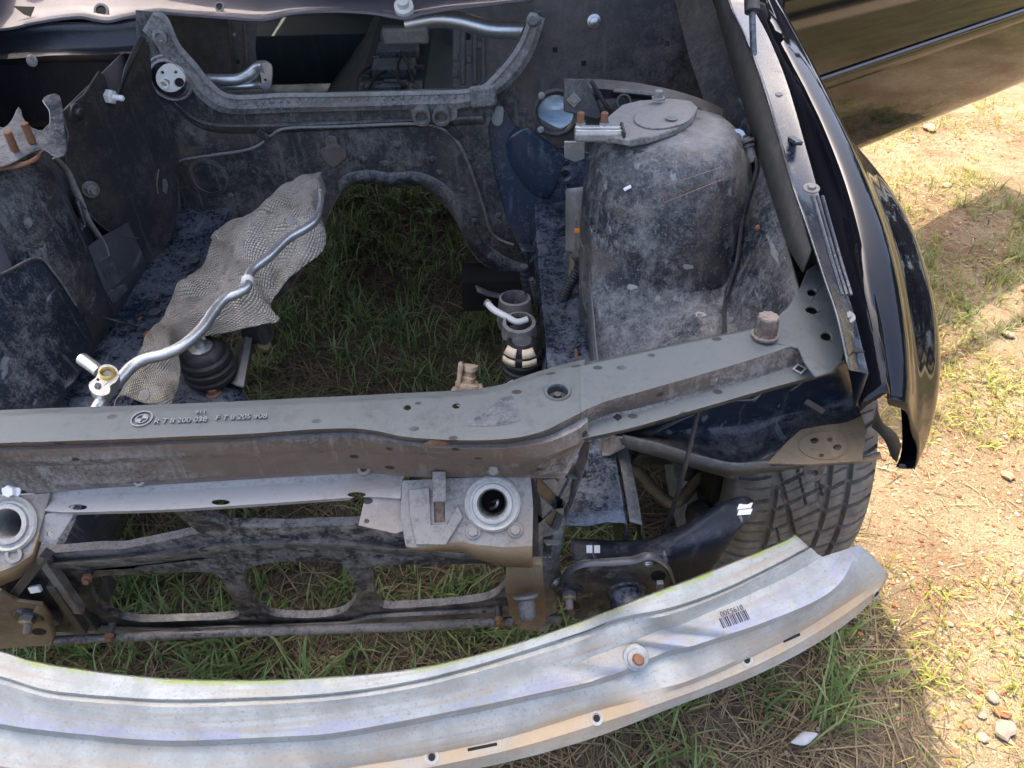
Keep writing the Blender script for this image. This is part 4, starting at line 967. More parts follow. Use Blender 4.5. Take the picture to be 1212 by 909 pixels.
# brake line with clips
tube('brake_line', [onp(x, y, pf[0]+pf[1]*.012, pf[1]) for x, y in [(196,305),(206,275),(212,250),(210,215),(209,197),(215,190),(250,184),(290,178),(308,171),(322,160),(340,152),(400,150),(470,147),(500,147),(522,152),(540,166),(552,188),(562,215),(572,245),(580,272),(590,283),(608,290)]], .0034, M['mount_steel'], fwall, 120, 8)
for x, y in [(312, 160), (538, 157)]:
    obox('line_clip', onp(x, y, pf[0]+pf[1]*.012, pf[1]), (.5, 0, -.5), pf[1], (.030, .016, .010), M['plastic_old'], fwall, .002)
plp('torn_patch', [(385,164),(392,161),(398,163),(400,172),(410,181),(406,190),(394,198),(384,190),(380,178),(386,174)], (pf[0]+pf[1]*.004, pf[1]), M['slamface'], fwall, thick=.003, bev=.001, smooth_out=36)
# heater pipe stubs
hs = plp('heater_stub_seal', [(490,124),(535,123),(541,133),(535,143),(495,145),(487,134)], (pf[0]+pf[1]*.010, pf[1]), M['rim'], fwall, thick=.010, bev=.003, smooth_out=30)
for x in (500, 523):
    lathe('heater_stub', [(.019, .0), (.019, .030), (.0185, .032), (.013, .032), (.012, .020), (.0, .020)], onp(x, 131, pf[0]+pf[1]*.004, pf[1]), Vector((0, -1, -.06)), M['mount_steel'], hs, 24, cap=False)
# white round plug with ports
wp = onp(202, 92, pf[0]+pf[1]*.006, pf[1]); u, v, a = frame(pf[1])
plug = lathe('service_port', [(.046, -.002), (.047, .004), (.044, .007), (.040, .006), (.0365, .010), (.035, .0105)], wp, pf[1], M['rim'], fwall, 40, cap=False)
disc = plp('port_disc', circ(202, 92, 17.5, 17, 36), (wp+pf[1]*.010, pf[1]), M['white'], plug, thick=.006, holes=[circ(212, 98, 6.2, 6, 16), circ(196, 98, 5, 4.4, 14), circ(192, 86, 2.2, 2.2, 10), circ(208, 85.5, 2.2, 2.2, 10)], bev=.0008)
lathe('port_back', [(.035, 0), (.035, .002)], wp-pf[1]*.012, pf[1], M['void'], plug, 24)
lathe('port_tube', [(.0095, 0), (.0095, .012), (.006, .012), (.006, .002)], onp(196, 98, wp+pf[1]*.001, pf[1]), pf[1], M['white'], plug, 16)

# ---- left side: black pad, torn plate, bolts
pp = plane3(at(95, 235, x=-.46), at(200, 120, y=.40), at(160, 350, x=-.462))
pad = plp('side_pad', [(74,132),(100,112),(118,84),(124,90),(130,108),(138,116),(152,85),(172,46),(177,54),(179,74),(180,98),(189,117),(204,150),(212,190),(210,245),(204,280),(182,320),(162,352),(150,330),(144,310),(128,282),(106,250),(98,236),(84,210),(78,185),(82,160)], pp, M['felt'], car, thick=.004, bev=.001)
loft('side_wall', [[(-.478, -.30, .74), (-.478, .0, .80), (-.478, .52, .80)], [(-.476, -.30, .34), (-.476, .0, .34), (-.476, .52, .34)]], M['paint_bay'], car, n=20, thick=.002, wob=.001)
lathe('pad_button', [(.016, 0), (.015, .004), (.009, .005), (.008, .012), (.004, .013)], onp(90, 133, *pp), pp[1], M['plastic_old'], pad, 24)
nutp = onp(128, 114, *pp)
lathe('spigot', [(.013, 0), (.013, .010), (.010, .012)], nutp, pp[1]+Vector((.4, -.1, 0)), M['white'], pad, 6)
lathe('spigot_tip', [(.005, .010), (.005, .030), (.003, .032)], nutp, pp[1]+Vector((.4, -.1, 0)), M['label'], pad, 12)
loft('pad_edge', [[onp(x, y, pp[0]+pp[1]*.002, pp[1]) for x, y in [(140,118),(153,86),(173,46)]], [onp(x, y, pp[0]+pp[1]*.02, pp[1]) for x, y in [(148,82),(160,54),(168,42)]]], M['plastic'], pad, n=16, thick=.002, lin=True)
tube('pad_slit', [onp(x, y, pp[0]+pp[1]*.001, pp[1]) for x, y in [(188,200),(186,215),(187,229)]], .0012, M['tan'], pad, 16, 6)
plp('pad_tear', [(193,212),(197,212),(199,220),(197,230),(193,226)], (pp[0]+pp[1]*.002, pp[1]), M['mount_steel'], pad, thick=.001, bev=0)
lathe('pad_rivet', [(.009, 0), (.008, .002), (.004, .003)], onp(152, 290, *pp), pp[1], M['felt'], pad, 16)
bt = at(107, 224, x=-.445)
bolt(bt, (.6, -.7, .15), .010, M['mount_steel'], car, h=.010, stud=.014)
loft('seam_bead', [[at(x, y, x=-.452) for x, y in [(62,190),(76,205),(88,232),(100,262),(118,292),(128,330)]], [at(x, y, x=-.440) for x, y in [(68,186),(84,204),(96,230),(108,262),(126,292),(134,330)]]], M['rim'], car, n=40, thick=.003, wob=.002)
tube('ground_wire', [at(96, 372, x=-.44), at(110, 373, z=.53), at(135, 379, z=.52), at(155, 385, z=.50), at(162, 388, z=.485)], .0022, M['rubber'], car, 40, 6)
lathe('rubber_grommet', [(.020, 0), (.021, .004), (.016, .008), (.011, .006), (.010, -.002)], at(97, 378, x=-.452), (1, -.4, .45), M['rubber'], car, 24, rfun=lambda t, h: 1+.35*math.cos(2*t))
pbx = plane3(at(100, 310, x=-.447), at(150, 330, y=.10), at(120, 370, x=-.447))
for out in ([(116,310),(130,302),(146,330),(130,346)], [(128,332),(146,320),(150,326),(132,339)], [(128,346),(148,336),(152,342),(134,360)]):
    plp('bracket', out, (pbx[0]+pbx[1]*random.uniform(0, .006), pbx[1]), M['wingdust'], car, thick=.003)

pw = plane3(at(42, 308, x=-.440), at(108, 408, x=-.436), at(-40, 480, x=-.50))
def xr(c): return [at(px, py, x=X) for px, py, X in c]
wp_ = loft('wing_front_panel', [xr([(-60,350,-.500),(-60,400,-.500),(-60,488,-.495)]), xr([(-10,330,-.468),(-6,400,-.468),(-4,487,-.462)]), xr([(44,306,-.440),(46,390,-.440),(40,484,-.436)]), xr([(66,326,-.430),(70,392,-.430),(62,478,-.425)]), xr([(90,362,-.426),(94,402,-.425),(76,462,-.420)]), xr([(112,406,-.424),(106,424,-.422),(86,450,-.416)])], M['wingdust'], car, n=40, thick=.003, rowsub=5, wob=.003)
tube('sealant_bead', xr([(-40,342,-.482),(6,322,-.458),(44,305,-.438),(66,325,-.428),(90,361,-.424)]), .002, M['tower'], wp_, 30, 6)

# ---- bulkhead right of the firewall, upper panels
pbk = plane3(at(580, 150, y=.47), at(690, 180, y=.47), at(640, 290, y=.42))
bk = plp('bulkhead_panel', [(574,140),(590,132),(602,126),(622,152),(652,171),(690,180),(706,184),(704,200),(700,300),(690,330),(640,334),(618,300),(600,262),(588,220),(580,180)], pbk, M['paint_blue'], car, thick=.004)
loft('bulkhead_pressing', [[onp(x, y, *pbk) for x, y in [(598,170),(606,200),(630,230),(650,236)]], [onp(x, y, pbk[0]+pbk[1]*.016, pbk[1]) for x, y in [(606,160),(620,190),(640,212),(656,222)]], [onp(x, y, pbk[0]+pbk[1]*.016, pbk[1]) for x, y in [(620,152),(640,170),(654,184),(666,196)]], [onp(x, y, *pbk) for x, y in [(632,150),(650,166),(664,178),(676,188)]]], M['paint_blue'], bk, n=24, thick=.001, rowsub=4)
lathe('rubber_plug', [(.020, 0), (.021, .003), (.013, .006), (.008, .003), (.007, -.001)], onp(669, 207, *pbk), pbk[1], M['paint_blue'], bk, 24)
lathe('hole', [(.004, 0), (.004, .001)], onp(669, 207, pbk[0]+pbk[1]*.0035, pbk[1]), pbk[1], M['void'], bk, 12)
lathe('grommet', [(.024, 0), (.024, .008), (.012, .010), (.010, .002)], onp(650, 268, *pbk), pbk[1]+Vector((0, 0, .6)), M['rubber'], bk, 24)
plp('white_blob', [(583,130),(592,126),(596,130),(594,146),(587,149),(582,143)], (pbk[0]+pbk[1]*.012, pbk[1]), M['galv'], bk, thick=.008, bev=.003, smooth_out=24)
loft('corrugated_fold', [[onp(x, y, pbk[0]+pbk[1]*.004, pbk[1]) for x, y in [(602,100),(596,125),(610,150),(640,168),(664,178)]], [onp(x, y, pbk[0]+pbk[1]*.010, pbk[1]) for x, y in [(612,98),(608,120),(622,142),(648,158),(670,166)]], [onp(x, y, pbk[0]+pbk[1]*.006, pbk[1]) for x, y in [(622,96),(620,116),(632,134),(652,148),(674,156)]]], M['firewall'], bk, n=90, thick=.001, rowsub=4, wob=.003)
# light gap at the bottom of the bulkhead: the pale footwell carpet shows
pup = plane3(at(640, 20, y=.50), at(860, 20, y=.50), at(740, 180, y=.46))
upr = plp('upper_bulkhead', [(632,-30),(700,-40),(800,-40),(868,-30),(880,40),(884,90),(880,160),(860,190),(720,190),(690,178),(652,170),(622,150),(604,120),(606,96),(632,60)], pup, M['paint_bay'], car, thick=.004, holes=[circ(658, 133, 21, 20.5, 28)])
upr.data.materials[0] = dusty('upper_bulkhead_paint', (.012, .013, .017), (.10, .088, .08), .40, .72, (.45, .85), 5, .35, brown=(.10, .075, .055), bro=(.48, .66))
lathe('port_ring', [(.050, 0), (.051, .005), (.046, .008), (.041, .006), (.040, -.004)], onp(658, 133, *pup), pup[1], M['plastic_old'], upr, 40, cap=False)
def pfl(y, offs): return [onp(x, y, pup[0]-pup[1]*o, pup[1]) for x, o in zip((622, 640, 660, 680, 700), offs)]
film = loft('plastic_film', [pfl(100, (.03, .02, .03, .02, .03)), pfl(113, (.02, .03, .012, .03, .02)), pfl(122, (.03, .015, .03, .012, .03)), pfl(131, (.012, .03, .02, .03, .015)), pfl(141, (.035, .05, .06, .05, .035)), pfl(150, (.012, .02, .012, .02, .012)), pfl(166, (.03, .02, .03, .02, .03))], M['shiny_plastic'], car, n=40, thick=.0006, rowsub=5, wob=.006)
lathe('panel_nut', [(.014, 0), (.014, .003), (.009, .005), (.009, .012), (.005, .014)], onp(703, 25, *pup), pup[1], M['steel'], upr, 16)
for x, y in [(657, 59), (691, 75), (790, 51), (783, 48)]:
    obox('square_hole', onp(x, y, *pup), (1, 0, 0), pup[1], (.010, .010, .002), M['void'] if x < 700 else M['felt'], upr, .0005)
for x, y in [(640, 153), (641, 113)]: lathe('bolt', [(.008, 0), (.007, .004), (.003, .005)], onp(x, y, pup[0]+pup[1]*.004, pup[1]), pup[1], M['galv'], upr, 14)
# tall foam flap at the far right of the bay
plp('foam_flap', [(796,-10),(838,-10),(848,15),(860,42),(874,78),(884,108),(885,120),(874,150),(852,160),(834,122),(816,70)], plane3(at(838, 0, y=.36), at(885, 115, y=.16), at(805, 60, y=.33)), M['felt'], car, thick=.003)
stay = tube('bonnet_stay', [at(889, -30, x=.70), at(891, 40, x=.70), at(893, 85, x=.70)], .0052, M['paint_blue'], car, 20, 12, lin=True)
lathe('stay_socket', [(.011, -.03), (.012, .0), (.012, .012), (.006, .014)], at(890, 5, x=.70), Vector(at(893, 85, x=.70))-at(891, 40, x=.70), M['plastic_old'], stay, 16)
# black box bracket beside the tower
pbb = plane3(at(668, 95, y=.12), at(720, 95, y=.12), at(690, 140, y=.10))
bb = plp('relay_bracket', [(668,93),(694,94),(704,115),(714,138),(706,142),(668,132)], pbb, M['plastic_old'], car, thick=.02, bev=.002)
lathe('bracket_nut', [(.012, 0), (.012, .004), (.006, .004), (.006, .008)], onp(679, 118, *pbb), pbb[1], M['mount_steel'], bb, 4)
loft('relay_box_rim', [L([(694,93),(740,96),(790,105),(830,117),(858,130)], y=.13), L([(698,104),(740,108),(790,117),(826,128),(856,142)], y=.11), L([(704,118),(745,116),(790,124),(826,136),(856,160)], y=.12), L([(712,140),(750,136),(790,140),(826,150),(856,170)], y=.10)], M['plastic_old'], car, n=40, thick=.004, wob=.001)
p, q = at(726, 107, y=.10), at(784, 113, y=.10); obox('grey_bar', (p+q)/2, q-p, (0, -1, .6), ((q-p).length, .006, .010), M['mount_steel'], car)
tube('rubber_trim', L([(700,96),(708,110),(718,126),(726,134),(732,130)], y=.09), .0035, M['rubber'], car, 30, 8)
lathe('trim_ring', [(.012, -.003), (.012, .003), (.009, .003), (.009, -.003)], at(738, 120, y=.08), (0, -1, .5), M['rubber'], car, 18)
# vertical bracket, sill and wiring between bulkhead and tower
loft('sill_ledge', [L([(614,288),(640,290),(670,291),(692,290)], y=.40), L([(618,297),(640,299),(670,300),(692,299)], y=.385), L([(622,301),(640,303),(670,303),(692,303)], y=.385), L([(624,333),(645,335),(670,336),(690,336)], y=.375)], M['paint_bay'], car, n=24, thick=.003)
lathe('sill_hole', [(.009, 0), (.009, .002), (.005, .002), (.004, 0)], at(652, 320, y=.374), (0, -1, .3), M['rim'], car, 16)
loft('post_bracket', [L([(669,224),(669,260),(669,300)], y=.10), L([(690,222),(690,260),(690,300)], y=.07)], M['rim'], car, n=16, thick=.003, wob=.001)
loft('post_bracket', [L([(676,258),(675,290),(672,330)], y=.095), L([(682,256),(682,290),(680,330)], y=.08)], M['tan'], car, n=16, thick=.003)
obox('orange_clip', at(684, 273, y=.05), (1, 0, 0), (0, -1, .3), (.012, .008, .005), plain('orange_plastic', (.75, .25, .03), .5), car)
wl = [([(683,300),(690,318),(692,345),(694,372),(696,398)], .012, 'plastic_old'), ([(676,330),(670,345),(662,358)], .009, 'rubber'), ([(684,318),(676,335),(668,352)], .009, 'rubber'), ([(700,300),(699,330),(697,360),(699,385)], .008, 'plastic_old'), ([(620,315),(622,335),(626,350),(626,372)], .008, 'plastic'), ([(628,330),(631,345),(633,358)], .006, 'plastic_old')]
for pts, r, mm in wl: tube('wiring_conduit', L(pts, y=.06), r, M[mm], car, 36, 8, rf=lambda t: 1+.12*math.sin(t*60))
tube('hard_line', L([(632,334),(650,336),(668,335),(670,300)], y=.20), .005, M['mount_steel'], car, 30, 8)
tube('hard_line', L([(632,344),(650,346),(667,344),(672,325),(674,290)], y=.20), .005, M['mount_steel'], car, 30, 8)
plp('blue_tab', [(693,302),(702,301),(704,328),(698,334),(694,320)], plane3(at(693, 302, y=.03), at(704, 302, y=.03), at(698, 334, y=.02)), M['paint_blue'], car, thick=.003)
box('heater_box', (.19, .38, .20), (.34, .46, .29), M['void'], car)
loft('floor_step', [L([(560,330),(590,342),(640,344)], y=.40), L([(566,345),(590,352),(640,352)], y=.36)], M['paint_bay'], car, n=16, thick=.004)

# upper left panel with horizontal swage
upl = loft('upper_side_panel', [
  [at(x, y, y=.54) for x, y in [(-60,40),(6,34),(60,28),(120,26),(186,18)]],
  [at(x, y, y=.53) for x, y in [(-60,64),(6,60),(60,56),(120,54),(186,50)]],
  [at(x, y, y=.50) for x, y in [(-60,70),(6,66),(60,61),(120,60),(186,58)]],
  [at(x, y, y=.50) for x, y in [(-60,78),(6,74),(60,71),(120,71),(186,68)]],
  [at(x, y, y=.515) for x, y in [(-60,84),(6,80),(60,78),(120,78),(186,78)]],
  [at(x, y, y=.50) for x, y in [(-60,150),(6,150),(60,150),(120,150),(186,150)]]], M['paint_bay'], car, n=50, thick=.002, rowsub=3, wob=.002)
upl.data.materials[0] = dusty('upper_left_paint', (.008, .010, .015), (.07, .075, .085), .58, .82, (.3, .7), 6, .5, drip=.08)
lathe('plug', [(.012, 0), (.011, .002), (.006, .003)], at(38, 72, y=.492), (0, -1, .4), M['rim'], upl, 16)

# ---- engine mounts, crossmember and bracket
loft('subframe', [[(-.36, -.30, .43), (-.20, -.28, .425), (-.07, -.26, .40)], [(-.36, -.20, .435), (-.20, -.19, .432), (-.10, -.22, .405)], [(-.36, -.06, .43), (-.24, -.05, .425), (-.19, -.10, .41)]], M['rail'], car, n=30, thick=.02, rowsub=4, wob=.002)
def mount(loc, s, name='engine_mount'):
    o = lathe(name, [(.044*s, -.034), (.049*s, -.028), (.050*s, -.020), (.0455*s, -.017), (.0455*s, -.013), (.050*s, -.010), (.050*s, -.002), (.0455*s, .001), (.0455*s, .005), (.048*s, .008), (.0465*s, .016), (.041*s, .020), (.040*s, .024), (.036*s, .031), (.029*s, .036), (.027*s, .034), (.022*s, .034)], loc, (0, -.05, 1), M['rubber'], car, 40, 30)
    lathe('mount_plate', [(.022*s, .033), (.022*s, .037), (.010, .038)], loc, (0, -.05, 1), M['steel'], o, 24, rfun=lambda t, h: 1+.04*(1 if math.sin(8*t) > 0 else 0))
    return o
ml = at(245, 428, z=.475); o = mount(ml, .93)
lathe('mount_stud', [(.0085, .036), (.0085, .058), (.006, .060)], ml, (0, -.05, 1), M['steel'], o, 12)
bolt(at(253, 466, z=.432), (0, 0, 1), .0088, M['rust'], car, h=.010, stud=.006)
tube('ground_strap', [at(242, 402, z=.53), at(238, 394, z=.54), at(246, 384, z=.55), at(250, 372, z=.55)], .003, M['mount_steel'], car, 24, 6)
p, q = at(290, 455, z=.43), at(298, 388, z=.44)
loft('mount_arm', [[at(270, 452, z=.43), at(284, 400, z=.44)], [at(280, 456, z=.45), at(292, 392, z=.455)], [at(288, 458, z=.45), at(300, 390, z=.455)], [at(292, 456, z=.40), at(303, 392, z=.40)]], M['mount_steel'], car, n=12, thick=.004)
lathe('arm_bushing', [(.012, -.02), (.022, -.02), (.024, 0), (.022, .02), (.012, .02)], at(305, 393, z=.45), (.9, -.35, .1), M['plastic_old'], car, 24)
plp('arm_tab', [(300,380),(318,382),(322,402),(318,415),(306,410)], plane3(at(300, 380, z=.46), at(322, 402, z=.43), at(306, 410, z=.44)), M['tan'], car, thick=.012, bev=.003)
mr = at(618, 420, z=.45); o = mount(mr, .78)
cage = lathe('mount_collar', [(.030, .020), (.033, .024), (.030, .050), (.024, .052), (.024, .030)], mr+Vector((-.004, .035, .0)), (0, -.05, 1), M['mount_steel'], o, 24, cap=False)
for k, a0 in enumerate((-2.25, -1.25)):  # cream strips carry the sun patches on the mount in their colour
    for (r0, h0, r1, h1) in ((.0355, .0225, .026, .036), (.0385, .006, .0365, .018)):
        vv = []; nseg = 8
        for (r, h) in ((r0+.0022, h0), (r1+.0022, h1)):
            for i in range(nseg):
                t = a0 - .34 + .68*i/(nseg-1); vv.append(mr + Vector((r*math.cos(t), r*math.sin(t), h)))
        ob = mk('sunlit_fin', vv, [(i, i+1, nseg+i+1, nseg+i) for i in range(nseg-1)], M['cream'], o); solid(ob, .002, 1)
tube('hose_stub', [at(577, 359, z=.50), at(585, 367, z=.502), at(600, 375, z=.50), at(612, 381, z=.495), at(624, 378, z=.495)], .0062, M['white'], car, 30, 12)
lathe('hose_end', [(.0075, -.004), (.0075, .004), (.004, .005)], at(577, 359, z=.50), (-.7, .5, .2), M['mount_steel'], car, 14)
lathe('mount_bracket', [(.034, 0), (.036, .015), (.030, .06), (.026, .062), (.026, .01)], at(610, 384, z=.43), (0, .1, 1), M['mount_steel'], car, 26, cap=False)
pb_ = at(553, 466, z=.36)
ps = lathe('steering_joint', [(.021, -.02), (.022, .0), (.016, .004), (.017, .014), (.022, .016), (.022, .022), (.013, .024), (.014, .034), (.011, .036), (.011, .046), (.015, .048), (.014, .056), (.006, .058)], pb_, (.16, .45, 1), M['bronze'], car, 20, rfun=lambda t, h: 1+.14*math.cos(3*t+h*60))
obox('joint_yoke', pb_+Vector((-.012, .012, .04)), (.16, .45, 1), (1, 0, 0), (.045, .020, .009), M['bronze'], ps, .003)
obox('joint_clamp', pb_+Vector((.016, .0, .012)), (1, .2, .1), (0, 0, 1), (.030, .014, .012), M['bronze'], ps, .003)
lathe('joint_flange', [(.029, .002), (.031, .005), (.029, .008)], pb_, (.16, .45, 1), M['bronze'], ps, 20)
tube('steering_shaft', [at(560, 470, z=.35), at(600, 462, z=.36), at(650, 440, z=.37)], .018, M['plastic'], car, 20, 12)
plp('steering_tab', [(590,462),(608,450),(618,452),(622,460),(600,468)], plane3(at(590, 462, z=.40), at(618, 452, z=.40), at(600, 468, z=.385)), M['cream'], car, thick=.006, holes=[circ(600, 460, 3, 2, 10)])

# ---- cabin seen through the heater opening
for s_ in (-1, 1):
    loft('cabin_floor', [[(s_*.80, .52, .40), (s_*.27, .52, .40)], [(s_*.80, 1.1, .33), (s_*.27, 1.1, .33)], [(s_*.80, 2.2, .33), (s_*.27, 2.2, .33)]], M['interior'], car, n=12, thick=.004)
loft('seat_base', [[(-.7, 1.5, .34), (.7, 1.5, .34)], [(-.7, 1.5, .50), (.7, 1.5, .50)], [(-.7, 1.95, .50), (.7, 1.95, .50)], [(-.7, 2.1, .95), (.7, 2.1, .95)]], M['interior'], car, n=10, thick=.01)
loft('centre_tunnel', [[(-.29, y, .34) for y in (.50, 1.0, 1.6)], [(-.125, y, .50+.02*(y-.5)) for y in (.50, 1.0, 1.6)], [(-.09, y, .535+.02*(y-.5)) for y in (.50, 1.0, 1.6)], [(.09, y, .535+.02*(y-.5)) for y in (.50, 1.0, 1.6)], [(.125, y, .50+.02*(y-.5)) for y in (.50, 1.0, 1.6)], [(.29, y, .34) for y in (.50, 1.0, 1.6)]], M['interior'], car, n=16, thick=.004)
gs = box('shifter_plate', (-.085, .72, .540), (.085, .95, .556), M['mount_steel'], car, .004)
gs.data.materials[0] = dusty('shifter_metal', (.05, .055, .058), (.20, .215, .22), .4, .65, (.4, .7), 18)
for yy in (.76, .82, .88): box('shifter_rib', (-.07, yy, .555), (.07, yy+.018, .568), gs.data.materials[0], gs, .003)
for xx in (-.06, .06): lathe('shifter_stud', [(.006, 0), (.006, .03), (.004, .031)], (xx, .84, .56), (0, 0, 1), M['steel'], gs, 10)
for yy, zz in ((1.0, .56), (1.12, .565), (1.24, .57)): box('console_piece', (-.06, yy, zz-.02), (.06, yy+.08, zz+.012), gs.data.materials[0], gs, .006)
for k in range(22):
    xx = random.uniform(-.08, .08); yy = random.uniform(.70, 1.3); w_ = random.uniform(.008, .03)
    obox('shifter_fitting', (xx, yy, .558+random.uniform(0, .012)), (random.uniform(-1, 1), random.uniform(-.4, .4), 0), (0, 0, 1), (w_*2.2, w_*.6, random.uniform(.004, .014)), random.choice([gs.data.materials[0], M['plastic_old'], M['galv']]), gs, .002)
for k in range(5):
    x0 = random.uniform(-.09, .09); tube('shifter_wire', [(x0+.03*math.sin(i+k), .70+.12*i, .565+.012*math.sin(2.3*i+k)) for i in range(6)], .004, random.choice([M['rubber'], M['plastic_old']]), gs, 30, 6)
ip = plane3(at(540, 30, y=.85), at(590, 30, y=.85), at(560, 100, y=.80))
ir = plp('kick_panel', [(536,-20),(640,-20),(630,40),(600,80),(585,104),(536,104)], ip, M['interior_pale'], car, thick=.004, holes=[[(551,33),(557,33),(557,47),(551,47)]])
for x in (548, 562, 572): 
    p, q = onp(x, 28, *ip), onp(x, 100, *ip); obox('panel_rib', (p+q)/2+ip[1]*.004, q-p, ip[1], ((q-p).length, .012, .008), M['interior_pale'], ir, .003)
for x, y in [(539, 68), (539, 88), (555, 70), (568, 53)]: obox('panel_boss', onp(x, y, *ip)+ip[1]*.004, (1, 0, 0), ip[1], (.014, .018, .006), M['interior_pale'], ir, .002)
il = plane3(at(266, 30, y=.80), at(306, 30, y=.80), at(290, 95, y=.77))
ll = plp('kick_panel', [(262,-20),(305,-20),(302,60),(308,98),(275,98),(268,50)], il, M['interior_pale'], car, thick=.004, holes=[circ(277, 41, 2.4, 2.4, 12), circ(281, 74, 3, 3, 12)])
for x0, x1 in ((290, 294), (272, 275)):
    p, q = onp(x0, 25, *il), onp(x1, 94, *il); obox('panel_rib', (p+q)/2+il[1]*.003, q-p, il[1], ((q-p).length, .010, .008), M['interior_pale'], ll, .003)
dl = plane3(at(190, 30, y=.70), at(260, 30, y=.72), at(230, 95, y=.66))
dk = plp('footwell_trim', [(190,-20),(266,-20),(272,60),(276,104),(240,104),(200,50)], dl, M['interior_pale'], car, thick=.004)
dk.data.materials[0] = dusty('footwell_felt', (.045, .038, .032), (.10, .088, .075), .4, .7, (.8, .95), 7)
# evaporator pipes
tube('evaporator_pipe', [at(240, 94, y=.50), at(258, 95, y=.50), at(282, 94, y=.50), at(296, 88, y=.50), at(306, 80, y=.50), at(314, 79, y=.49)], .0125, M['alu'], car, 50, 14)
tube('evaporator_pipe', [at(258, 103, y=.50), at(285, 102, y=.50), at(302, 101, y=.50), at(311, 101, y=.49)], .007, M['alu'], car, 40, 12)
ep = plane3(at(305, 80, y=.485), at(323, 80, y=.485), at(315, 108, y=.48))
plp('pipe_flange', [(307,84),(310,76),(317,74),(322,80),(322,95),(319,107),(313,109),(309,104),(309,94)], ep, M['steel'], car, thick=.006, holes=[circ(314, 95, 1.8, 1.8, 10)], smooth_out=30)
tube('dash_bar', [at(480, 28, y=.62), at(515, 22, y=.62), at(545, 25, y=.62), at(580, 34, y=.62), at(625, 36, y=.62)], .019, M['alu'], car, 40, 18)
obox('dash_hook', at(480, 42, y=.61), (1, 0, 0), (0, -1, 0), (.10, .035, .02), M['interior_pale'], car, .006)

# ---- cowl above the opening (in the sun)
cl = [(-80,44),(6,36),(40,29),(90,22),(112,25),(128,27),(150,22),(185,16),(205,18),(260,22),(305,25),(322,23),(350,17),(400,15),(440,17),(470,22),(482,23),(500,18),(540,11),(600,4),(640,0)]
cowl = loft('cowl_panel', [L([(x, y+1) for x, y in cl], y=.545), L(cl, y=.535), L([(x, y-3) for x, y in cl], y=.535), L([(x, y*.5-2) for x, y in cl], y=.60), L([(x, -12) for x, y in cl], y=.66)], M['cowl'], car, n=120, thick=.002, wob=.0008)
for x, y, r in [(120, 13, .011), (260, 8, .007)]:
    lathe('cowl_hole_rim', [(r*1.5, 0), (r*1.4, .002), (r, .002), (r*.9, -.002)], at(x, y, y=.575), (0, -.8, .6), M['cowl'], cowl, 18)
    lathe('cowl_hole', [(r, 0), (r, .0012)], at(x, y, y=.575), (0, -.8, .6), M['void'], cowl, 18)
bx_ = at(478, 8, y=.55); lathe('cowl_bolt', [(.02, -.01), (.02, .004), (.012, .006), (.012, .02), (.008, .022)], bx_, (0, -.6, .8), M['white'], cowl, 12)
plp('cowl_notch', [(15,7),(41,8),(36,20),(28,17)], plane3(at(15, 7, y=.572), at(41, 8, y=.572), at(30, 18, y=.560)), M['void'], cowl, thick=.001, bev=0)
loft('cowl_edge', [L([(690,4),(740,5),(790,6),(812,9),(832,20)], y=.53), L([(690,-6),(740,-6),(790,-5),(815,-1),(838,8)], y=.58)], M['cowl'], car, n=24, thick=.003)

# ---- the rest of the body: windscreen, roof, bonnet, door
loft('windscreen', [[(-.66, .70, .95), (0, .62, .97), (.66, .70, .95)], [(-.56, 1.30, 1.36), (0, 1.24, 1.40), (.56, 1.30, 1.36)]], M['glass'], car, n=24, thick=.004)
loft('roof', [[(-.60, 1.28, 1.35), (0, 1.22, 1.41), (.60, 1.28, 1.35)], [(-.60, 1.8, 1.38), (0, 1.8, 1.44), (.60, 1.8, 1.38)], [(-.58, 2.5, 1.33), (0, 2.6, 1.40), (.58, 2.5, 1.33)]], M['gloss'], car, n=20, thick=.004, rowsub=3)
for s in (-1, 1):
    tube('windscreen_pillar', [(s*.70, .68, .93), (s*.64, 1.0, 1.18), (s*.59, 1.3, 1.36)], .03, M['gloss'], car, 16, 10)
    loft('body_side', [[(s*.84, .86, .30), (s*.84, 1.6, .30), (s*.84, 3.0, .30)], [(s*.87, .86, .36), (s*.87, 1.6, .36), (s*.87, 3.0, .38)]] if s > 0 else [[(s*.84, .5, .30), (s*.84, 3.0, .30)], [(s*.87, .5, .55), (s*.87, 3.0, .6)], [(s*.85, .5, .9), (s*.85, 3.0, .95)]], M['gloss'], car, n=16, thick=.004)
loft('quarter_panel', [[(.85, 1.95, .36), (.85, 3.2, .45)], [(.87, 1.95, .65), (.87, 3.2, .7)], [(.82, 1.95, .95), (.82, 3.2, .98)], [(.60, 2.3, 1.35), (.58, 2.6, 1.33)]], M['gloss'], car, n=12, thick=.004, rowsub=3)
loft('rear_window', [[(-.58, 2.5, 1.34), (0, 2.58, 1.40), (.58, 2.5, 1.34)], [(-.66, 3.0, .98), (0, 3.1, 1.0), (.66, 3.0, .98)]], M['glass'], car, n=16, thick=.004)  # unseen opaque pane, added to stop sun reaching the cabin
for s_ in (-1, 1): loft('side_window_block', [[(s_*.60, 1.30, 1.36), (s_*.60, 2.5, 1.34)], [(s_*.82, .75, .94), (s_*.82, 3.0, .96)]], M['glass'], car, n=10, thick=.004)  # unseen opaque panes, added to keep the cabin dark
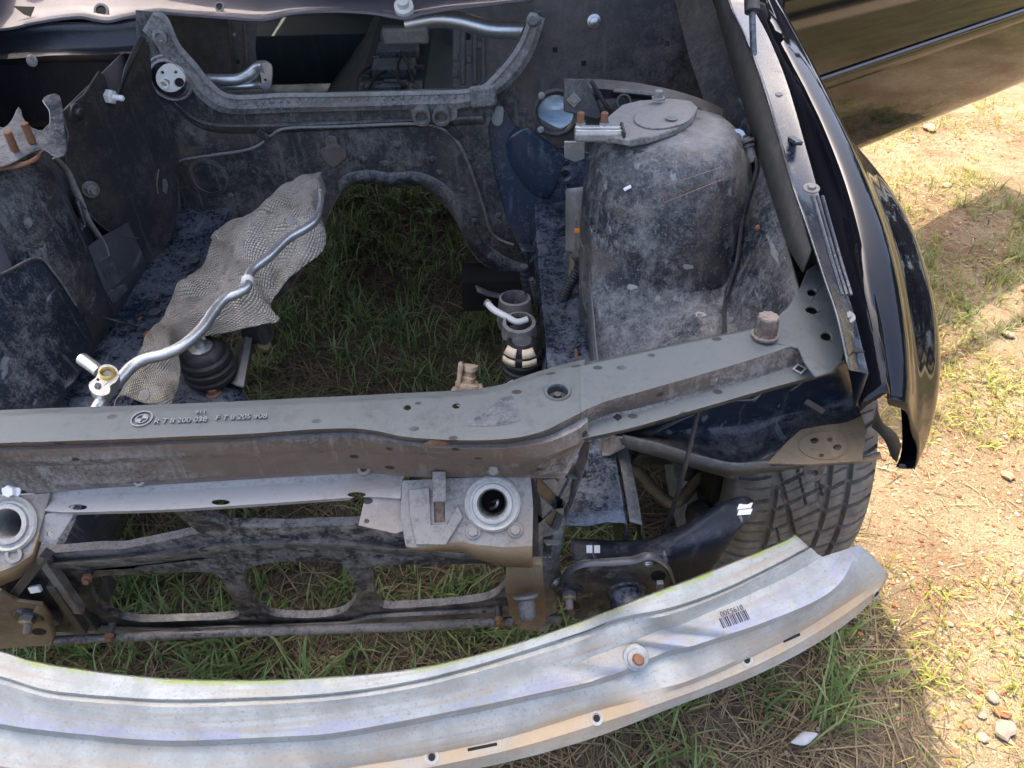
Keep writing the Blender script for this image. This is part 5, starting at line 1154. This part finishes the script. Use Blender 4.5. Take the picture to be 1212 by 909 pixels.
# bonnet, propped open above the bay
H0 = Vector((0, .60, .97)); hd = Vector((0, -.53, .85)).normalized(); hn = Vector((0, -hd.z, hd.y)).normalized()   # underside faces forward-down
def hp(x, t, o=0): return H0 + Vector((x, 0, 0)) + hd*t + hn*(o + .03*(1-(x/.70)**2)*-1)
bonnet = loft('bonnet', [[hp(-.70+1.40*i/8, t) for i in range(9)] for t in (0, .25, .5, .75, 1.0, 1.26)], M['gloss'], car, n=30, thick=.004, rowsub=2)
for x0, x1, t0, t1 in [(-.68, .68, .06, .09), (-.60, .60, 1.18, 1.21), (-.66, -.60, .1, 1.1), (.60, .66, .1, 1.1), (-.05, .05, .1, 1.1)]:
    loft('bonnet_brace', [[hp(x0+(x1-x0)*i/4, t0, .008) for i in range(5)], [hp(x0+(x1-x0)*i/4, (t0+t1)/2, .03) for i in range(5)], [hp(x0+(x1-x0)*i/4, t1, .008) for i in range(5)]], M['paint_bay'], bonnet, n=12, thick=.002)
# door, open
DH = Vector((.87, .66, 0)); dd = Vector((.845, .535, 0)).normalized(); dnn = Vector((dd.y, -dd.x, 0))
def dp(s, z, o): return DH + dd*s + dnn*o + Vector((0, 0, z))
prof = [(.30, -.03), (.315, -.005), (.335, .022), (.36, .040), (.42, .056), (.50, .068), (.575, .074), (.62, .0755), (.66, .0755), (.72, .071), (.80, .058), (.88, .040), (.945, .022), (.955, .01)]
door = loft('door_skin', [[dp(s, z, o-.0*s) for s in (0, .3, .6, .9, 1.2, 1.36)] for z, o in prof], M['gloss'], car, n=60, thick=.002, rowsub=3, sharp=70)
loft('door_moulding', [[dp(s, .598, .074) for s in (.01, .7, 1.35)], [dp(s, .604, .087) for s in (.01, .7, 1.35)], [dp(s, .632, .089) for s in (.01, .7, 1.35)], [dp(s, .640, .076) for s in (.01, .7, 1.35)]], M['gloss'], door, n=20, thick=.003, rowsub=3)
loft('door_inner', [[dp(0, .37, -.02), dp(1.36, .37, -.02)], [dp(0, .95, -.03), dp(1.36, .95, -.03)]], M['plastic_old'], car, n=6, thick=.02)
for a, b_ in (((0, .95), (.45, 1.38)), ((.45, 1.38), (1.2, 1.40)), ((1.2, 1.40), (1.36, .95))):
    tube('door_frame', [dp(a[0], a[1], -.10*(a[1]-.95)/.43), dp(b_[0], b_[1], -.10*(b_[1]-.95)/.43)], .018, M['plastic'], car, 8, 8, lin=True)
lathe('door_mirror', [(.02, -.11), (.06, -.09), (.075, 0), (.07, .09), (.03, .11)], dp(.16, 1.02, .12), dd, M['gloss'], car, 20)

# ================================================================== LOOSE THINGS IN THE BAY
zsh = [.64, .635, .62, .60, .585, .575, .57, .565, .56, .55]
sta = [((380,210),(384,232)), ((350,216),(380,262)), ((310,240),(386,294)), ((253,271),(346,328)), ((252,292),(320,356)), ((236,318),(327,377)), ((206,356),(252,391)), ((181,398),(215,404)), ((161,432),(214,446)), ((134,484),(203,488))]
rows = []
for (a, b_), z_ in zip(sta, zsh):
    pA, pB = at(*a, z=z_-.01), at(*b_, z=z_-.035); r = []
    for i in range(7):
        t = i/6; r.append(pA.lerp(pB, t) + Vector((0, 0, .03*math.sin(math.pi*t)+.008*math.sin(9*t+z_*90))))
    rows.append(r)
sh = loft('heat_shield', rows, M['shield'], None, n=90, thick=.0012, rowsub=12, wob=.004, sharp=70)
for v in sh.data.vertices:                                  # crumple with hard creases
    q = v.co; v.co = q + Vector((.25, -.35, .9))*(.046*(abs(noise.noise(q*9))-.22) + .020*(abs(noise.noise(q*23+Vector((5, 1, 2))))-.22))
tag(sh, 'crumpled pale embossed foil heat shield draped over the left frame rail', 'heat shield')
for x, y, z_ in [(346, 262, .655), (171, 468, .575)]:
    lathe('shield_hole', [(.0085, 0), (.0085, .0015), (.004, .002)], at(x, y, z=z_), (0, -.5, 1), M['mount_steel'], sh, 14)
pipe = bpy.data.objects.new('coolant_pipe', None); col.objects.link(pipe); pipe.location = (0, 0, 0)
tag(pipe, 'bent bare aluminium air conditioning pipe lying across the foil heat shield', 'pipe')
pth = [(379,226),(380,240),(373,260),(362,270),(340,283),(318,304),(300,318),(294,328),(292,340),(281,347),(266,354),(252,370),(238,390),(218,408),(196,419),(172,425),(156,434),(142,449),(128,463),(116,482),(112,488)]
tube('pipe', L(pth, z=.665), .0078, M['alu'], pipe, 140, 14, rf=lambda t: .62 if t < .13 else (1.02 if t < .6 else 1.08))
lathe('pipe_collar', [(.0098, -.005), (.0098, .005), (.008, .006)], at(293, 333, z=.665), at(292, 340, z=.665)-at(296, 325, z=.665), M['white'], pipe, 16)
lathe('pipe_tip', [(.0062, -.003), (.0062, .006), (.004, .007)], at(379, 226, z=.665), at(379, 226, z=.665)-at(380, 240, z=.665), M['steel'], pipe, 12)
pfz = plane3(at(128, 441, z=.685), at(118, 458, z=.683), at(135, 455, z=.680))
fl8 = plp('pipe_flange', [(118,434),(128,431),(137,435),(141,444),(137,452),(131,456),(130,464),(124,468),(113,467),(106,460),(106,453),(112,448),(115,444)], pfz, M['alu'], pipe, thick=.012, holes=[circ(116, 457, 4.3, 4.3, 14), circ(116, 449, 1.8, 1.8, 10)], bev=.002, smooth_out=44)
lathe('seal_ring', [(.0105, -.001), (.0105, .003), (.0085, .005), (.0072, .003), (.0068, .0)], onp(127, 443, *pfz)+pfz[1]*.0005, pfz[1], M['brass'], pipe, 24, cap=False)
lathe('flange_bolt', [(.0070, 0), (.0065, .002), (.0055, .0005)], onp(127, 443, *pfz)+pfz[1]*.0005, pfz[1], M['mount_steel'], pipe, 20)
tube('pipe_stub', [at(97, 425, z=.682), at(106, 431, z=.680), at(118, 440, z=.676)], .0088, M['alu'], pipe, 20, 14)

# ================================================================== GROUND COVER
def blades(name, n, area, clump, hrange, wid, cols, bend, mat, mask=None, flat=0.0, label=None, cat=None, seed=1):
    r = np.random.default_rng(seed)
    nc = max(1, int(n/clump))
    cx = r.uniform(area[0], area[1], nc); cyy = r.uniform(area[2], area[3], nc)
    if mask is not None:
        k = np.array([mask(a, b) for a, b in zip(cx, cyy)]); kk = r.uniform(0, 1, nc) < k; cx, cyy = cx[kk], cyy[kk]; nc = len(cx)
    m = nc*clump
    X = np.repeat(cx, clump) + r.normal(0, .018, m); Y = np.repeat(cyy, clump) + r.normal(0, .018, m)
    hs_ = np.repeat(r.uniform(.7, 1.25, nc), clump)
    Hh = r.uniform(*hrange, m)*hs_; az = r.uniform(0, 2*np.pi, m); be = r.uniform(*bend, m); W = r.uniform(.6, 1.25, m)*wid
    dx, dy = np.cos(az), np.sin(az); sx, sy = -dy, dx
    G = np.array([gz(a, b) for a, b in zip(X, Y)])
    verts = np.zeros((m, 7, 3))
    for k, (t, wf) in enumerate(((0, .8), (.4, 1.0), (.75, .65))):
        out = be*Hh*t**1.8; up = Hh*t*(1-.45*be*t) * (1-flat) + .006
        for s in (0, 1):
            sg = 1 if s else -1
            verts[:, 2*k+s, 0] = X + dx*out + sg*sx*W*wf*.5; verts[:, 2*k+s, 1] = Y + dy*out + sg*sy*W*wf*.5; verts[:, 2*k+s, 2] = G + up - .008
    out = be*Hh; verts[:, 6, 0] = X + dx*out; verts[:, 6, 1] = Y + dy*out; verts[:, 6, 2] = G + Hh*(1-.5*be)*(1-flat)
    base = np.arange(m)*7
    q1 = np.stack([base, base+1, base+3, base+2], 1); q2 = np.stack([base+2, base+3, base+5, base+4], 1); t3 = np.stack([base+4, base+5, base+6], 1)
    me = bpy.data.meshes.new(name)
    me.vertices.add(m*7); me.vertices.foreach_set('co', verts.reshape(-1).astype(np.float32))
    loops = np.concatenate([q1.reshape(-1), q2.reshape(-1), t3.reshape(-1)]); me.loops.add(len(loops)); me.loops.foreach_set('vertex_index', loops.astype(np.int32))
    tot = np.concatenate([np.full(m, 4), np.full(m, 4), np.full(m, 3)]); st = np.concatenate([[0], np.cumsum(tot)[:-1]])
    me.polygons.add(3*m); me.polygons.foreach_set('loop_start', st.astype(np.int32)); me.polygons.foreach_set('loop_total', tot.astype(np.int32))
    me.update(); me.validate()
    at_ = me.attributes.new('tint', 'FLOAT_COLOR', 'POINT'); ca = np.array(cols)
    idx = r.integers(0, len(cols), m); mixk = r.uniform(0, 1, (m, 1)); c = ca[idx]*(1-mixk) + ca[r.integers(0, len(cols), m)]*mixk
    c = np.concatenate([c, np.ones((m, 1))], 1); at_.data.foreach_set('color', np.repeat(c, 7, 0).reshape(-1).astype(np.float32))
    o = obj(name, me, mat); tag(o, label, cat, kind='stuff'); return o
G1 = [(.10, .165, .045), (.14, .21, .06), (.19, .255, .09), (.07, .11, .034), (.26, .28, .13)]
G2 = [(.22, .25, .05), (.32, .32, .07), (.42, .38, .10), (.17, .20, .04)]
DRY = [(.18, .135, .075), (.25, .19, .11), (.12, .09, .05), (.08, .06, .036)]
def pn(x, y, s=2.2, o=0): return noise.noise(Vector((x*s+o, y*s, 3.3)))
blades('grass', 24000, (-.75, .80, -.55, 1.9), 14, (.035, .11), .0040, G1, (.3, 1.05), M['grass'], lambda x, y: .55+1.1*pn(x, y, 5), label='long green grass growing under the empty engine bay', cat='grass', seed=3)
blades('grass', 8000, (-.85, 1.0, -1.0, -.35), 12, (.05, .12), .0042, G1, (.4, 1.15), M['grass'], lambda x, y: .10+1.6*pn(x, y, 6), label='green grass tufts on dark soil in the shade before the bumper beam', cat='grass', seed=5)
blades('grass', 34000, (.92, 2.4, -.7, 2.2), 9, (.010, .042), .0028, G2, (.4, 1.25), M['grass'], lambda x, y: .40+1.5*pn(x, y, 3.1, 7), label='sparse yellowing sunlit grass right of the car', cat='grass', seed=8)
blades('grass', 3200, (1.25, 2.3, .45, 1.25), 12, (.025, .075), .0036, G1+G2, (.4, 1.1), M['grass'], lambda x, y: .45+1.0*pn(x, y, 4), label='greener grass tufts in the door shadow', cat='grass', seed=9)
blades('dry_grass', 26000, (-.85, 1.02, -1.0, 1.4), 5, (.05, .14), .0026, DRY, (.8, 1.3), M['straw'], lambda x, y: .85, flat=.8, label='matted dry straw lying on the soil under the car', cat='dry grass', seed=11)
blades('dry_grass', 9000, (.95, 2.4, -.7, 2.0), 5, (.02, .07), .0022, DRY+[(.45, .36, .20), (.36, .28, .15)], (.8, 1.3), M['straw'], lambda x, y: .5+.9*pn(x, y, 3), flat=.8, label='scattered dry straw on the sunlit gravel', cat='dry grass', seed=12)

# gravel: one pebble shape set merged, with real stones
def ico(seed, sub=1):
    bm = bmesh.new(); bmesh.ops.create_icosphere(bm, subdivisions=sub, radius=1)
    for v in bm.verts:
        v.co *= 1 + .35*noise.noise(v.co*1.3+Vector((seed*7.7, 0, 0))); v.co.z *= .62
    Vx = np.array([v.co[:] for v in bm.verts]); Fx = np.array([[v.index for v in f.verts] for f in bm.faces]); bm.free(); return Vx, Fx
def scatter(name, n, area, size, cols, mask, seed, label):
    r = np.random.default_rng(seed); kinds = [ico(k) for k in range(6)]; VV = []; FF = []; CC = []; off = 0
    for i in range(n):
        x, y = r.uniform(area[0], area[1]), r.uniform(area[2], area[3])
        if r.uniform() > mask(x, y): continue
        Vx, Fx = kinds[r.integers(6)]; s = size[0]*(size[1]/size[0])**(r.uniform()**2.2); a = r.uniform(0, 6.28)
        ca_, sa_ = math.cos(a), math.sin(a); sc3 = r.uniform(.7, 1.3, 3)
        P = Vx*sc3*s; Q = np.stack([P[:, 0]*ca_-P[:, 1]*sa_ + x, P[:, 0]*sa_+P[:, 1]*ca_ + y, P[:, 2] + gz(x, y)+s*.25], 1)
        VV.append(Q); FF.append(Fx+off); off += len(Q); c = np.array(cols[r.integers(len(cols))])*r.uniform(.75, 1.25); CC.append(np.repeat(np.append(c, 1)[None], len(Q), 0))
    me = bpy.data.meshes.new(name); me.from_pydata(np.concatenate(VV).tolist(), [], np.concatenate(FF).tolist()); me.update()
    a_ = me.attributes.new('tint', 'FLOAT_COLOR', 'POINT'); a_.data.foreach_set('color', np.concatenate(CC).reshape(-1).astype(np.float32))
    o = obj(name, me, M['pebble']); tag(o, label, 'gravel', kind='stuff'); return o
PC = [(.27, .12, .06), (.32, .16, .085), (.34, .23, .135), (.38, .30, .20), (.22, .09, .05), (.38, .26, .15)]
scatter('gravel', 36000, (.95, 2.3, -.75, 2.4), (.0014, .0058), PC, lambda x, y: (.75 if y < .35 else .45)+1.0*pn(x, y, 2.3, 4), 21, 'fine reddish gravel strewn over the sunlit sand')
scatter('gravel', 1500, (-.8, 1.0, -1.0, -.3), (.002, .006), [(.16, .13, .10), (.25, .20, .15), (.10, .08, .06)], lambda x, y: .6, 22, 'small grit on the shaded soil before the bumper beam')
# larger stones, each its own thing
kinds = []
for k in range(6):
    Vx, Fx = ico(k+20, 2); me = bpy.data.meshes.new('stone'); me.from_pydata(Vx.tolist(), [], Fx.tolist()); me.update()
    a_ = me.attributes.new('tint', 'FLOAT_COLOR', 'POINT'); c = [(.27, .215, .145), (.22, .125, .07), (.21, .18, .145), (.27, .20, .12), (.20, .09, .05), (.25, .215, .165)][k]
    a_.data.foreach_set('color', np.tile(np.array(c+(1,)), (len(Vx), 1)).reshape(-1).astype(np.float32)); me.materials.append(M['pebble']); kinds.append(me)
kn = ['pale beige', 'red-brown', 'grey', 'sandy', 'dark red', 'whitish']
def stone(px, py, s, k, label, group=None):
    p = at(px, py, z=.01); o = bpy.data.objects.new('stone', kinds[k]); col.objects.link(o)
    o.location = (p.x, p.y, gz(p.x, p.y)+s*.3); s *= .62; o.scale = (s*1.25, s, s*.8); o.rotation_euler = (0, 0, px*.37)
    tag(o, label, 'stone', group); return o
stone(1100, 153, .036, 0, 'flat pale stone nearest the lower edge of the open door')
stone(1050, 152, .026, 2, 'grey stone lying just under the open door by the wing')
stone(1190, 863, .026, 2, 'grey stone low at the right edge of the picture')
stone(1165, 872, .014, 5, 'small whitish stone left of the grey stone at the bottom right')
stone(1176, 823, .018, 5, 'flat whitish stone at the lower right edge')
stone(1188, 842, .018, 4, 'dark red stone beside the flat whitish stone at lower right')
stone(1195, 392, .022, 0, 'pale stone on the gravel just below the door shadow')
stone(1166, 448, .013, 5, 'small whitish stone in the yellow grass right of the wing')
stone(1195, 560, .020, 3, 'sandy flat stone in the red gravel at the right edge')
stone(1120, 221, .022, 5, 'whitish stone in the sunlit sand above the door shadow')
r = np.random.default_rng(5)
for i in range(28):
    px, py = r.uniform(1060, 1230), r.uniform(130, 890)
    k = int(r.integers(6)); stone(px, py, r.uniform(.005, .011), k, kn[k]+' pebble scattered on the sunlit gravel right of the car', kn[k]+' pebbles on the sunlit gravel')
# feather on the soil
fp = at(950, 877, z=.03)
fe = loft('feather', [[fp+Vector((-.022, -.004, 0)), fp+Vector((0, -.010, .006)), fp+Vector((.026, .006, .004))], [fp+Vector((-.022, -.003, .002)), fp+Vector((0, .002, .010)), fp+Vector((.026, .008, .006))], [fp+Vector((-.022, -.002, 0)), fp+Vector((.002, .012, .005)), fp+Vector((.027, .010, .004))]], plain('feather_white', (.42, .42, .43), .8), None, n=14, thick=.0006, rowsub=3, wob=.002)
tag(fe, 'small white feather on the grass below the bumper beam', 'feather')

# ================================================================== TREES ACROSS THE TRACK (seen only in the door's reflection)
def tree(loc, h, seed, label):
    t = bpy.data.objects.new('tree', None); col.objects.link(t); t.location = loc; tag(t, label, 'tree', 'trees across the track')
    P = [Vector((0, 0, -.1)), Vector((.1, 0, h*.25)), Vector((-.1, .1, h*.5)), Vector((.05, 0, h*.8))]
    tube('trunk', P, h*.03, M['bark'], t, 16, 8, rf=lambda k: 1-.75*k)
    r = np.random.default_rng(seed); n = 5200
    cc = r.normal(0, 1, (26, 3))*np.array([h*.22, h*.22, h*.17]) + np.array([0, 0, h*.58])
    k = r.integers(0, 26, n); C_ = cc[k] + r.normal(0, h*.06, (n, 3)); C_[:, 2] = np.maximum(C_[:, 2], .3)
    a = r.normal(0, 1, (n, 3)); a /= np.linalg.norm(a, axis=1)[:, None]; b_ = np.cross(a, r.normal(0, 1, (n, 3))); b_ /= np.linalg.norm(b_, axis=1)[:, None]
    s = r.uniform(.10, .22, (n, 1))*h/6
    VV = np.stack([C_-a*s, C_+b_*s*.6, C_+a*s, C_-b_*s*.6], 1).reshape(-1, 3)
    me = bpy.data.meshes.new('crown'); me.from_pydata(VV.tolist(), [], np.arange(4*n).reshape(-1, 4).tolist()); me.update()
    at_ = me.attributes.new('tint', 'FLOAT_COLOR', 'POINT'); c = np.array([.04, .065, .02])*r.uniform(.5, 1.7, (n, 1)); c = np.concatenate([c, np.ones((n, 1))], 1)
    at_.data.foreach_set('color', np.repeat(c, 4, 0).reshape(-1).astype(np.float32)); obj('crown', me, M['leaf'], t)
for i, (x, y, h) in enumerate([(16, -7, 8), (17, -2.5, 7), (15.5, 1.5, 8.5), (17.5, 6, 7.5), (16, 10.5, 8)]):
    tree((x, y, 0), h, 40+i, 'dark leafy tree across the dirt track, %s of the row' % ['nearest end', 'second', 'middle', 'fourth', 'far end'][i])
